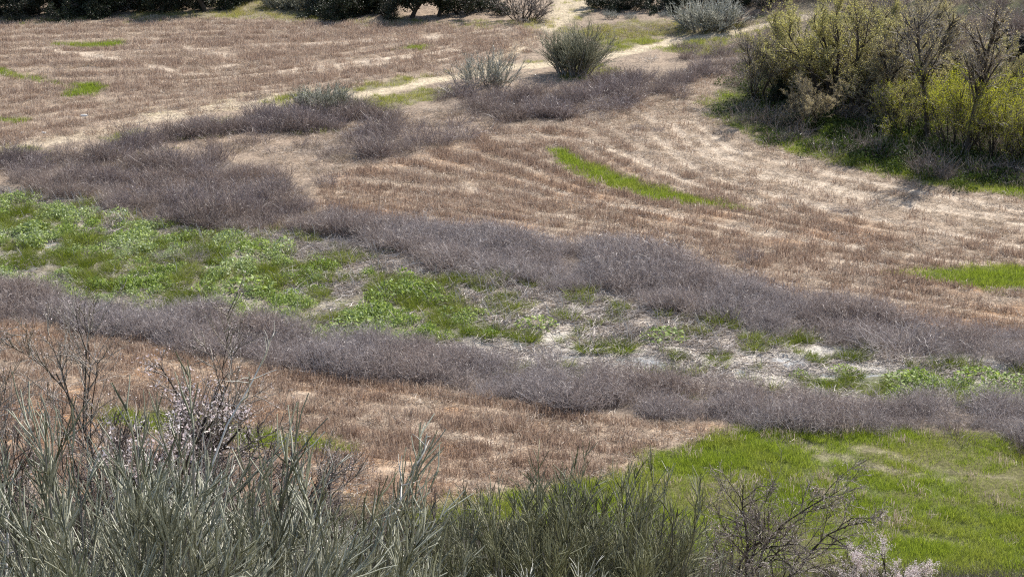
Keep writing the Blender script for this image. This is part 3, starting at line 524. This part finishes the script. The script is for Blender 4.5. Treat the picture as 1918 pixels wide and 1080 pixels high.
def switch_bush(seed, h=2.4, r=.6, stems=60, w=.0047, spread=.4, per=9, dead=0):
    g = rs(seed); O = disc(g, stems, r); O[:, 2] = -.1; D = outward(O, g, spread); L = h * .85 * (.8 + .35 * (fbm(O[:, 0], O[:, 1], .5, seed) - .2)) * g.uniform(.82, 1.0, stems) * (1 - .2 * np.hypot(O[:, 0], O[:, 1]) / r)
    P = lines(g, O, D, L, 8, .06, .05); a = MB(); a.tubes(P, taper(np.full(stems, w * 2.6), 8, .35), g.uniform(0, 1, stems), 5)
    b = MB(); O2, D2, L2, R2 = kids(g, P, per, .3, 1., .34, .34, L, np.full(stems, w * 1.3), .8); P2 = lines(g, O2, D2, L2, 5, .12, .05); b.tubes(P2, taper(np.full(len(L2), w * 1.15), 5, .6), g.uniform(0, 1, len(L2)), 3)
    O3, D3, L3, R3 = kids(g, P2, 6, .05, .95, .38, .62, L2, np.full(len(L2), w), .9); P3 = lines(g, O3, D3, np.clip(L3, .14, .5), 4, .10, .03); b.tubes(P3, taper(np.full(len(L3), w), 4, .6), g.uniform(0, 1, len(L3)), 3)
    out = [('woody_stem', a.build('woody_stem', M['greybark'])), ('green_switch', b.build('green_switch', M['broom']))]
    if dead:
        c = MB(); O = disc(g, dead, r * 1.2); D = outward(O, g, .7); L = h * g.uniform(.62, .84, dead); P = lines(g, O, D, L, 12, .13, -.06); c.tubes(P, taper(np.full(dead, w * 2.6), 12, .3), g.uniform(.2, 1, dead), 5)
        O, D, L, R = kids(g, P, 6, .45, 1., .8, .26, L, np.full(dead, w * 2), .6); P = lines(g, O, D, L, 5, .22, .0); c.tubes(P, taper(np.full(len(L), w * 1.3), 5, .35), g.uniform(.2, 1, len(L)), 4)
        O, D, L, R = kids(g, P, 3, .3, 1., .7, .6, L, np.full(len(L), w), .7); P = lines(g, O, D, L, 4, .2); c.tubes(P, taper(np.full(len(L), w * .8), 4, .4), g.uniform(.2, 1, len(L)), 3)
        out.append(('dead_branch', c.build('dead_branch', M['deadwood'])))
    return out
def tree(seed, h=5, stems=3, trunk=.09, lean=.25, n1=9, n2=7, n3=5, a1=.7, ratio=(.55, .5, .5), leafmat=None, leaf=.05, nleaf=2, trop=(.03, .05, .03), barkmat='bark', twigmat='twig', t1=.25, leafasp=.5, wig=.12, w3=.006, lkeep=1., spread_o=.15):
    g = rs(seed); O = disc(g, stems, spread_o); O[:, 2] = -.15; L = h * .72 * g.uniform(.8, 1.08, stems); P = lines(g, O, outward(O, g, lean), L, 9, wig, trop[0])
    R = np.full(stems, trunk) * g.uniform(.7, 1.1, stems); a = MB(); a.tubes(P, taper(R, 9, .3), g.uniform(0, 1, stems), 7)
    b = MB(); O, D, L, R = kids(g, P, n1, t1, 1., a1, ratio[0], L, R, .4); P1 = lines(g, O, D, L, 7, wig, trop[1]); b.tubes(P1, taper(R, 7, .3), g.uniform(0, 1, len(L)), 5)
    c = MB(); O, D, L, R = kids(g, P1, n2, .2, 1., .65, ratio[1], L, R, .4); R = np.maximum(R, w3); P2 = lines(g, O, D, L, 5, wig * 1.3, trop[2]); c.tubes(P2, taper(R, 5, .35), g.uniform(0, 1, len(L)), 4)
    O, D, L, R = kids(g, P2, n3, .2, 1., .6, ratio[2], L, R, .6); R = np.clip(R, w3 * .5, w3); P3 = lines(g, O, D, L, 4, wig * 1.3, trop[2]); c.tubes(P3, taper(R, 4, .45), g.uniform(0, 1, len(L)), 3)
    parts = [('trunk', a.build('trunk', M[barkmat])), ('limb', b.build('limb', M[barkmat])), ('twig', c.build('twig', M[twigmat]))]
    if leafmat:
        d = MB(); q = np.concatenate([P3.reshape(-1, 3), P2[:, 2:].reshape(-1, 3)]); q = np.repeat(q, nleaf, 0); q = q[g.uniform(0, 1, len(q)) < lkeep]
        q = q + g.normal(size=q.shape) * leaf * .9; d.leaves(q, leaf * g.uniform(.5, 1.3, len(q)), g.uniform(0, 1, len(q)), g, 0., leafasp)
        parts.append(('blossom' if leafmat == 'petal' else 'leaf', d.build('crown', M[leafmat])))
    return parts
def foot(px, py): p = at(px, py); return float(p[0]), float(p[1]), float(gz(p[0], p[1]))
def hpx(p, dy):
    """height of a plant standing at p that covers dy photo pixels"""
    return dy / FPX * math.hypot(p[1], H_CAM) * 1.04


def top_of(parts):
    q = []
    for _, me in parts: a = np.empty(len(me.vertices) * 3, np.float32); me.vertices.foreach_get('co', a); q.append(a[2::3])
    return float(np.percentile(np.concatenate(q[:2] if parts[0][0] == 'woody_stem' else q), 99.9 if parts[0][0] == 'woody_stem' else 99.7))
TOPS = {}; OFF = {}
def by_top(kind, key, px, py, y, label, cat, group=None, rz=0., tint=0., zs=1.0):
    """a plant on the near slope, found by where its top shows and how far off it stands"""
    parts = VAR[key]; TOPS.setdefault(key, top_of(parts)); x, zt = depth(px, py, y); zb = float(gz(x, y)); sc = (zt - zb) / (TOPS[key] * zs)
    if key not in OFF:
        me = parts[-1][1] if len(parts) < 3 or 'broom' in key else parts[2][1]; a = np.empty(len(me.vertices) * 3, np.float32); me.vertices.foreach_get('co', a); a = a.reshape(-1, 3); OFF[key] = a[a[:, 2] > .6 * TOPS[key]].mean(0)[:2]
    ox, oy = OFF[key] * sc; x -= ox * math.cos(rz) - oy * math.sin(rz); y -= ox * math.sin(rz) + oy * math.cos(rz); zb = float(gz(x, y)) - .05
    return plant_tree(kind, parts, x, y, zb, sc, rz, label, cat, group, tint, zs)
def by_foot(kind, key, px, py, dy, label, cat, group=None, rz=0., tint=0., zs=1.0):
    """a plant whose foot shows at a photo pixel and which covers dy pixels upwards"""
    parts = VAR[key]; TOPS.setdefault(key, top_of(parts)); x, y, z = foot(px, py); sc = hpx((x, y), dy) / (TOPS[key] * zs)
    return plant_tree(kind, parts, x, y, z - .08, sc, rz, label, cat, group, tint, zs)

VAR = {
 'broomA': switch_bush(201, 2.4, .75, 64, .0039, .27), 'broomB': switch_bush(202, 2.4, .65, 54, .0040, .28, 9, 9), 'broomC': switch_bush(203, 2.4, .65, 58, .0041, .33),
 'broomU': switch_bush(204, 2.4, .65, 105, .0042, .07, 8),
 'broomFar': broom(205, 2.4, .55, 90, 9, .42, .0075, 0, 1, .08), 'broomWispy': broom(206, 2.0, .9, 36, 9, .35, .0065, 0, 1, .16), 'broomRound': broom(207, 1.2, .5, 90, 9, .75, .0065, 0, 1, .12),
 'far1': tree(211, 5, 8, .09, .5, 12, 7, 3, .9, (.5,.5,.5), 'oliveleaf', .17, 2, t1=.03, wig=.2, w3=.014, spread_o=.8),
 'far2': tree(212, 4.5, 7, .10, .6, 12, 7, 3, 1.0, (.5,.5,.5), 'oliveleaf', .16, 2, t1=.04, wig=.22, w3=.014, spread_o=.9),
 'far3': tree(213, 5.5, 1, .17, .15, 26, 9, 4, .9, (.42,.5,.5), 'oliveleaf', .16, 3, t1=.16, wig=.14, w3=.014),
 'farbare': tree(214, 3.5, 16, .05, .6, 9, 6, 4, .6, (.5,.5,.5), None, t1=.05, wig=.15, w3=.016, spread_o=.8),
 'willow1': tree(221, 6, 6, .09, .42, 11, 9, 6, .6, (.5,.5,.5), 'bud', .043, 4, (.04,.08,.08), t1=.12, w3=.010, lkeep=.8, spread_o=.35),
 'willow2': tree(222, 6, 5, .13, .5, 11, 9, 6, .75, (.5,.5,.5), 'bud', .043, 4, (.03,.05,.05), t1=.2, wig=.18, w3=.010, lkeep=.55, spread_o=.4),
 'willow3': tree(223, 5, 9, .05, .35, 9, 8, 5, .5, (.5,.5,.5), 'bud', .042, 4, (.06,.1,.1), t1=.08, w3=.010, lkeep=.75, spread_o=.4),
 'vase': tree(224, 5, 7, .06, .38, 9, 8, 6, .5, (.5,.5,.5), 'bud', .04, 1, (.06,.1,.08), t1=.25, w3=.010, lkeep=.45, spread_o=.2, twigmat='paletwig'),
 'slim': tree(225, 7, 1, .13, .08, 26, 9, 6, .75, (.36,.5,.5), 'bud', .045, 1, (.05,.06,.05), t1=.38, wig=.045, w3=.010, lkeep=.5, twigmat='paletwig'),
 'lime': tree(226, 4, 22, .03, .42, 8, 6, 4, .4, (.5,.5,.5), 'lime', .055, 2, (.08,.12,.1), t1=.2, w3=.008, lkeep=.8, spread_o=.45, leafasp=.32),
 'lime2': tree(227, 3.5, 20, .03, .5, 8, 6, 4, .45, (.5,.5,.5), 'lime', .05, 2, (.07,.12,.1), t1=.25, w3=.008, lkeep=.42, spread_o=.5, leafasp=.32),
 'darkbush': tree(228, 2.2, 9, .04, .3, 9, 6, 4, .6, (.5,.5,.5), 'oliveleaf', .08, 2, t1=.05, w3=.010, spread_o=.25),
 'almondPink': tree(231, 4, 1, .06, .12, 20, 11, 6, .75, (.45,.5,.5), 'petal', .030, 1, (.03,.06,.04), t1=.42, wig=.13, w3=.005, lkeep=.5),
 'almondBare': tree(232, 4, 6, .022, .5, 12, 9, 6, .6, (.5,.5,.5), 'petal', .018, 1, (.04,.08,.05), t1=.3, wig=.15, w3=.005, lkeep=.22, twigmat='paletwig'),
 'almondWide': tree(233, 3.5, 6, .028, .6, 15, 10, 7, .75, (.5,.5,.5), 'petal', .024, 1, (.02,.04,.03), t1=.25, wig=.2, w3=.005, lkeep=.045),
 'almondWhite': tree(234, 3, 4, .03, .4, 9, 8, 5, .6, (.5,.5,.5), 'petal', .036, 2, (.05,.08,.05), t1=.3, wig=.16, w3=.005, lkeep=.9),
 'thornA': tree(235, 3, 12, .03, .4, 9, 6, 5, .55, (.5,.5,.5), None, t1=.1, wig=.16, w3=.006, twigmat='thorn', spread_o=.7),
}
for i in range(4):
    VAR['dry%d' % i] = [('stems', brush_clump(240 + i, 300, .9, .5, .008, 'brush', 2))]
    VAR['wiry%d' % i] = [('stems', brush_clump(245 + i, 260, 1.0, .4, .010, 'weed', 2))]
    VAR['tuss%d' % i] = [('blades', blade_clump(250 + i, 260, .45, .26, .012, 'marsh', .75, -.12, 4, 'tussock'))]
    VAR['leafy%d' % i] = [('leaf', leaf_clump(260 + i, 170, .5, .34, .10, 'broad'))]

# --- far hedge and trees along the top of the stubble
G_ = 'dark trees and bushes along the far field edge'
for px, py, k, sc, rz, lb in [
    (15,34,'far1',1.0,.3,'dark evergreen bush at the far left end of the field hedge'),
    (75,33,'far2',1.0,1.2,'dark hedge bush beside the far left end bush'),
    (130,31,'far1',.95,2.1,'low dark hedge bush left of the middle of the far left hedge'),
    (190,28,'far2',1.05,3.0,'dark hedge bush in the middle of the far left hedge'),
    (250,26,'far1',1.1,4.1,'dark hedge bush nearing the single trunk tree on the far edge'),
    (310,22,'far2',1.0,5.0,'dark bush next to the single trunk tree on the far edge'),
    (388,22,'far3',1.25,.5,'dark tree on one black trunk casting a shadow on the stubble'),
    (450,10,'far1',.9,1.0,'dark bush set back right of the single trunk tree'),
    (632,30,'far2',.75,2.0,'dark bush at the right end of the pale green scrub'),
    (668,35,'far1',.9,.7,'shady bush at the left end of the middle tree row'),
    (712,33,'far2',.95,1.9,'dense green bush in the middle tree row left of a trunk'),
    (765,37,'far3',1.2,2.9,'tree with a dark trunk in the middle far row'),
    (823,33,'far3',1.1,4.2,'slimmer dark trunked tree right of the middle far row trunk'),
    (872,34,'far1',.8,3.6,'bushy tree just left of the round brown bush'),
    (1128,24,'far1',.9,2.6,'dark bush right beside the grassy two wheel track'),
    (1185,24,'far2',1.0,.2,'dark bush behind the three small pale shrubs'),
    (1250,22,'far1',1.05,1.4,'dark bush at the middle of the far right hedge'),
    (1300,16,'far2',1.0,4.6,'dark bush behind the silvery broom of the far right hedge'),
    (1390,16,'far1',.95,5.3,'dark bush right of the silvery broom on the far hedge'),
    (1450,14,'far2',.9,.9,'dark bush where the far hedge meets the wood')]:
    x, y, z = foot(px, py - 7 if k != 'far3' else py - 2); sc *= .42 if px > 1100 else .75; plant_tree('hedge_tree', VAR[k], x, y, z - .1, sc, rz, lb, 'tree', G_, .25 if k == 'far2' else .05)
by_foot('shrub', 'farbare', 982, 37, 62, 'round leafless brown bush left of the two wheel track', 'bush', None, .4)
for px, py, dy, k, lb in [(530,14,40,'broomRound','pale green scrub bush on the bank beyond the far field'),(580,16,45,'broomRound','olive scrub bush right of the pale green bank scrub')]:
    by_foot('scrub_bush', k, px, py, dy, lb, 'bush', None, px * .1, .35)
for px, py, dy, lb in [(1145,34,19,'small pale leafless shrub nearest the two wheel track'),(1180,36,15,'smallest of three pale shrubs before the far hedge'),(1246,33,16,'small pale shrub apart from its two neighbours by the hedge')]:
    by_foot('small_shrub', 'broomWispy', px, py, dy, lb, 'shrub', 'small pale shrubs before the far hedge', px * .3, .9)
# --- brooms along the dirt track
by_foot('broom_bush', 'broomFar', 1075, 140, 102, 'big dark green broom bush beside the dirt track', 'bush', None, .6, 0.12)
by_foot('broom_bush', 'broomWispy', 905, 163, 76, 'wispy pale broom with bare lower stems by the track', 'bush', None, 1.6, .7)
by_foot('broom_bush', 'broomRound', 605, 208, 54, 'rounded silvery green broom at the end of the pale track', 'bush', None, 2.6, .55)
by_foot('broom_bush', 'broomRound', 655, 206, 28, 'low dark grey bush tucked against the rounded silvery broom', 'bush', None, .9, .2)
by_foot('broom_bush', 'broomRound', 1325, 54, 62, 'silvery broom standing before the dark far right hedge', 'bush', None, 3.1, .8)
by_foot('shrub', 'farbare', 1372, 50, 30, 'low brown leafless shrub right of the silvery hedge broom', 'shrub', None, 3.1)
by_foot('shrub', 'farbare', 925, 163, 34, 'dark tangled shrub under the wispy pale broom', 'shrub', None, 1.1)
# --- the wood
W_ = 'trees and tall shrubs of the wood'
for k, px, py, dy, rz, tint, zs, lb in [
    ('vase',1420,192,135,.3,.3,1.0,'small grey twiggy tree at the outer tip of the wood'),
    ('darkbush',1466,200,52,.3,0.,1.2,'small dark upright bush behind the outer tip of the wood'),
    ('willow3',1492,182,185,1.1,.0,1.0,'yellow green budding willow behind the tip of the wood'),
    ('willow1',1558,205,235,2.2,.1,1.0,'tallest olive green budding willow of the wood'),
    ('willow3',1523,236,105,.9,.95,.9,'low rusty leaved willow at the wood edge'),
    ('willow2',1602,214,170,.2,.35,.9,'old willow with thick dark bent trunks'),
    ('slim',1651,230,190,1.2,.6,1.0,'slim dark trunked tree right of the old bent willow'),
    ('vase',1685,165,165,2.2,.8,1.0,'bare grey tree with vase shaped branches in the wood'),
    ('willow2',1640,150,150,3.3,.7,1.0,'brownish twiggy tree at the back of the wood'),
    ('slim',1738,268,248,3.9,.9,1.0,'thin tree with a straight dark trunk between the two lime shrubs'),
    ('lime2',1706,258,110,.4,0.,1.0,'dull lime shrub over a dark brown base'),
    ('lime',1790,284,160,1.7,0.,1.0,'large bright lime willow shrub of the wood'),
    ('lime2',1868,300,140,2.8,0.,1.0,'brownish lime shrub between the two brightest lime shrubs'),
    ('lime',1935,300,125,4.8,0.,1.0,'bright lime shrub cut by the right end of the scene'),
    ('slim',1812,298,305,.25,1.,1.0,'tall bare tree rising out of the large lime willow'),
    ('vase',1760,130,95,4.4,.9,1.0,'purple grey bare tree on the hillside behind the wood'),
    ('willow2',1583,150,150,5.2,.2,1.0,'rounded olive tree behind the tallest willow'),
    ('willow3',1460,186,135,2.9,.5,1.0,'yellowish twiggy willow between the tip tree and the tall willows'),
    ('willow1',1622,188,195,3.7,.15,1.0,'dense olive willow right behind the old bent willow'),
    ('willow3',1694,222,165,4.6,.55,1.0,'mixed brown and green tree behind the dull lime shrub'),
    ('vase',1652,128,125,5.5,.7,1.0,'pale twiggy tree at the far back of the wood'),
    ('willow2',1725,142,140,.8,.6,1.0,'greyish round tree behind the thin straight tree'),
    ('willow3',1850,182,125,1.9,.4,1.0,'pale budding tree on the bank above the lime willow'),
    ('darkbush',1898,112,58,.6,.9,.7,'dark scrubby bush beside the red hillside path')]:
    by_foot('wood_tree' if k not in ('lime', 'lime2', 'darkbush') else 'wood_shrub', k, px, py, dy, lb, 'tree' if k not in ('lime', 'lime2', 'darkbush') else 'shrub', W_, rz, tint, zs)
# --- separate dry bushes and tufts
D_ = 'separate dry grey bushes'
for j, (px, py, dy, wd, lb) in enumerate([
    (785,268,46,.7,'narrow dry tuft right of the brown weed patch'),(822,272,52,.7,'tallest narrow dry tuft on the open tan ground'),(865,263,34,1.2,'roundish dry bush right of two narrow tufts'),
    (612,347,32,1.0,'small round dry bush beside the bare orange gap'),(402,288,36,.5,'lone upright dry stalk clump above the weed mass'),(1195,242,14,1.2,'low dry tuft on the bare field near a small twin'),
    (1233,246,12,1.2,'tiny dry tuft right of the low field tuft'),(715,458,36,1.3,'domed grey bush at the marsh edge of the upper weeds'),(832,488,36,1.2,'dark footed grey bush left of the two big domes'),
    (868,500,46,1.3,'bigger dome of grey weed overhanging the marsh'),(935,516,44,1.5,'wide grey dome right of the bigger dome at the marsh'),(360,480,24,1.6,'grey bush standing alone in the green marsh'),
    (305,480,18,1.3,'small grey bush left of the lone marsh bush'),(632,462,22,1.4,'grey bush on the litter near the upper weeds'),(1402,488,28,1.1,'dry bush standing in the stubble rows above the weeds'),
    (1568,396,16,1.2,'first of two dry tufts on the tan field'),(1597,396,15,1.2,'second of two dry tufts on the tan field'),(1690,655,56,1.5,'large grey bush at the lower rim of the upper weeds'),
    (1625,640,40,1.3,'grey bush left of the large rim bush'),(60,320,34,1.5,'brown grey bush at the outer end of the upper weeds'),(1140,205,34,1.6,'dark brown dry bush in the patch below the big broom'),(1010,215,34,1.6,'dense brown dry bush on the slope under the wispy broom'),
    (270,590,34,1.5,'grey hump at the upper rim of the lower weed band'),(1040,700,40,1.5,'grey hump near the thin water in the lower weeds'),(1900,700,0,0,'')]):
    if dy: 
        o = by_foot('dry_bush', ('wiry%d' if j < 7 or j in (14, 15, 16, 19, 20, 21) else 'dry%d') % (j % 4), px, py, dy * 1.1, lb, 'bush', D_, j * 1.3); o.scale.x *= wd; o.scale.y *= wd
# --- tussocks and leafy clumps in the marsh
T_ = 'grass tussocks in the marsh'
for j, (px, py, dy, wd, tt, lb) in enumerate([
    (65,426,24,1.0,0.,'darkest round tussock by the pale mud in the green marsh'),(142,444,22,1.2,.1,'dark tussock right of the small mud pool'),(285,464,20,1.3,.2,'dark tussock among bright leaves near the two grey marsh bushes'),
    (920,620,22,1.6,.2,'broad dark tussock above the small blue pool'),(988,630,20,1.3,.2,'dark tussock right of the broad one above the pool'),(1070,557,14,1.,.3,'lone small tussock on the litter below the upper weeds'),
    (1107,650,22,1.4,.3,'left of two tussocks at the pale stream mud'),(1160,650,24,1.5,.3,'right of two tussocks at the pale stream mud'),(1438,636,18,1.5,.4,'yellow green tussock under the upper weeds on the litter'),
    (1588,666,12,1.8,.5,'flat tussock on white mud before the long pool'),(1765,678,16,1.5,.4,'tussock under the large grey rim bush'),(1528,670,14,1.3,.4,'small tussock at the left end of the long pool'),
    (770,558,16,1.5,.2,'dark tussock between litter patches in the middle marsh'),(833,545,18,1.6,.4,'long tussock in the middle of the litter'),(907,540,14,1.4,.4,'tussock below the wide grey dome'),(853,560,14,1.5,.4,'small tussock right of the middle marsh pool'),
    (540,520,22,1.8,.3,'thick green tussock behind the square little pool'),(620,520,20,1.8,.35,'thick green tussock right of the square little pool'),(720,540,20,1.5,.3,'thick tussock on the far side of the leafy bank'),
    (1795,724,16,1.,0.,'dark round tussock in the right hand leafy strip'),(1345,665,14,1.8,.4,'wide tussock above the thin stream'),(1270,665,12,1.6,.4,'low tussock on the bank of the thin stream'),(1745,735,14,1.4,.3,'tussock at the near edge of the right hand leafy strip'),(1600,700,16,1.6,.4,'tussock at the start of the right hand leafy strip')]):
    o = by_foot('grass_tussock', 'tuss%d' % (j % 4), px, py, dy, lb, 'grass', T_, j * .9); o.scale.x *= wd; o.scale.y *= wd
L_ = 'leafy clumps in the marsh'
for j, (px, py, dy, wd, lb) in enumerate([(1245,628,20,1.7,'bright leafy clump alone on the litter'),(1005,605,18,1.7,'bright leafy clump above the broad dark tussock'),(1835,705,24,1.5,'tallest bright leafy clump at the far right of the marsh'),
    (1700,712,20,1.8,'wide bright leafy clump in the right hand strip'),(1890,712,18,1.7,'bright leafy clump at the right end of the strip'),(470,535,22,1.7,'rounded bright leafy clump on the big green bank'),(660,605,18,2.,'bright leafy clump at the front of the green bank'),(1580,690,12,1.7,'small leafy clump in the long pool')]):
    o = by_foot('leafy_clump', 'leafy%d' % (j % 4), px, py, dy, lb, 'plant', L_, j * 1.7); o.scale.x *= wd; o.scale.y *= wd
# --- heaps of dead branches, a pale stone
def branch_heap(seed, n=26, w=1.2, h=.5):
    g = rs(seed); b = MB(); O = disc(g, n, w * .5); O[:, 2] = g.uniform(0, h * .4, n); D = unit(g.normal(size=(n, 3)) * np.array([1, 1, .45]) + np.array([0, 0, .3])); L = g.uniform(.5, 1.2, n) * w * .7
    P = lines(g, O, D, L, 6, .18, -.06); b.tubes(P, taper(np.full(n, .016), 6, .3), g.uniform(.2, 1, n), 4)
    O, D, L, R = kids(g, P, 4, .2, 1, .7, .5, L, np.full(n, .012), .7); P = lines(g, O, D, L, 4, .2); b.tubes(P, taper(np.full(len(L), .008), 4, .4), g.uniform(0, 1, len(L)), 3); return [('branches', b.build('dead_branches', M['deadwood']))]
VAR['heap0'] = branch_heap(271); VAR['heap1'] = branch_heap(272, 18, 1.5, .3)
for j, (px, py, dy, lb) in enumerate([(850,180,20,'grey heap of dead branches left of the wispy broom'),(1215,112,24,'bleached dead branches beside the track right of the big broom'),(463,222,14,'low grey heap of cut twigs in the dark weeds'),(1800,335,24,'pale dead branches lying under the lime willow'),(1585,283,18,'dead branches on the wood edge near the rusty willow'),(1890,345,22,'upright dead sticks at the right end of the wood edge'),(1840,682,14,'pale broken reeds heaped on the right hand mud')]):
    by_foot('branch_heap', 'heap%d' % (j % 2), px, py, dy, lb, 'branches', 'heaps of dead branches', j * 1.1)
def stone(seed):
    g = rs(seed); u, v = np.meshgrid(np.arange(12), np.arange(1, 7)); a = u / 12 * 2 * np.pi; t = v / 7 * np.pi
    P = np.stack([np.sin(t) * np.cos(a), np.sin(t) * np.sin(a) * .7, np.cos(t) * .55], -1); P = P * (1 + .25 * g.normal(size=P.shape[:2])[..., None] * .5); V = np.concatenate([P.reshape(-1, 3), [[0, 0, .5], [0, 0, -.5]]])
    i = np.arange(60).reshape(5, 12); j = np.roll(i, -1, 1); tp = np.stack([np.full(12, 72), i[0], j[0]], 1); bt = np.stack([np.full(12, 73), np.arange(60, 72)[(np.arange(12) + 1) % 12], np.arange(60, 72)], 1)
    return mesh('stone', V, [np.stack([i.ravel(), (i + 12).ravel(), (j + 12).ravel(), j.ravel()], 1), tp, bt], M['stone'], {'v': g.uniform(0, 1, 74)})
M['stone'] = plant('pale_stone', (.5,.47,.42), (.72,.69,.64), trans=0, rough=.9, spec=.2)
for j, (px, py, r, lb) in enumerate([(158,218,.15,'white stone lying on the stubble near the weedy bank'),(42,250,.1,'small pale stone near the left end of the stubble'),(82,250,.11,'pale stone right of its small neighbour on the stubble')]):
    x, y, z = foot(px, py); o = bpy.data.objects.new('stone', stone(280 + j)); C.objects.link(o); o.location = (x, y, z + .01); o.rotation_euler = (.2, .1, j * 1.3); o.scale = (r * 1.3, r, r * 1.1); tag(o, lb, 'stone', 'pale stones on the far stubble')
# --- the near slope: almonds, thicket, brooms
A_ = 'almond trees on the near slope'
for k, px, py, d, rz, zs, lb in [
    ('almondBare',150,620,29,.4,1.,'leafless almond tree tallest over the left brooms'),('almondBare',45,650,31,2.1,1.,'leafless almond tree at the outer left of the slope'),
    ('almondPink',292,664,25,1.2,1.,'pink blossoming almond on one dark trunk'),('almondBare',432,718,28,3.3,1.,'dark almond with sparse blossom right of the pink one'),('almondPink',372,735,30,4.2,1.,'smaller pink blossoming almond between two others'),
    ('almondWide',1450,838,29,.8,1.,'wide dark almond with few blossoms before the green field'),('almondWhite',1668,1008,27,1.9,1.,'white blossoming almond low before the green field')]:
    by_top('almond_tree', k, px, py, d, lb, 'tree', A_, rz, 0., zs)
S_ = 'thorny thicket shrubs on the near slope'
for px, py, d, rz, lb in [(330,800,26,.3,'purple grey thicket shrub below the pink almond'),(460,830,28,1.6,'purple grey thicket shrub right of the dark almond'),(230,790,27,2.7,'thicket shrub left of the pink almond trunk'),(70,760,26,4.,'thicket shrub under the leafless left almonds'),(700,975,31,3.1,'dark thorn shrub beside the pale brooms'),(780,985,32,.9,'dark thorn shrub left of the upright brooms'),(1590,1020,30,5.,'thorn shrub between the wide almond and the white one'),(1345,1000,31,5.5,'low thorn shrub left of the wide almond')]:
    by_top('thorn_shrub', 'thornA', px, py, d, lb, 'shrub', S_, rz)
B_ = 'broom bushes on the near slope'
for k, px, py, d, rz, tint, lb in [
    ('broomB',70,790,12.5,.4,.35,'near broom with bleached arching dead branches'),('broomA',250,905,13.5,1.7,.45,'dense grey green broom right of the dead branched one'),('broomC',395,885,14,2.9,.75,'palest broom with white shining switches'),
    ('broomA',120,915,10.5,4.0,.3,'broom filling the lower left before the dead branched one'),('broomC',320,975,11.5,5.1,.45,'low broom in front of the palest broom'),('broomC',575,975,16.5,.9,.7,'pale broom with stray dead tips over the stubble'),
    ('broomA',650,1045,17.5,2.0,.45,'low broom right of the stray tipped broom'),('broomC',480,1010,14,3.7,.4,'grey broom between the palest and the stray tipped one'),('broomU',1090,872,20,.2,.0,'tallest dark upright broom before the green field'),
    ('broomU',955,932,21,2.3,.15,'dark upright broom left of the tallest one'),('broomU',1205,985,20.5,4.1,.25,'pale tipped upright broom right of the tallest one'),('broomC',868,1010,22,1.3,.3,'thin broom at the outer left of the upright group'),
    ('broomC',1035,1070,14,3.0,.95,'low broom with pale bent switches at the front')]:
    by_top('broom_bush', k, px, py, d, lb, 'bush', B_, rz, tint)
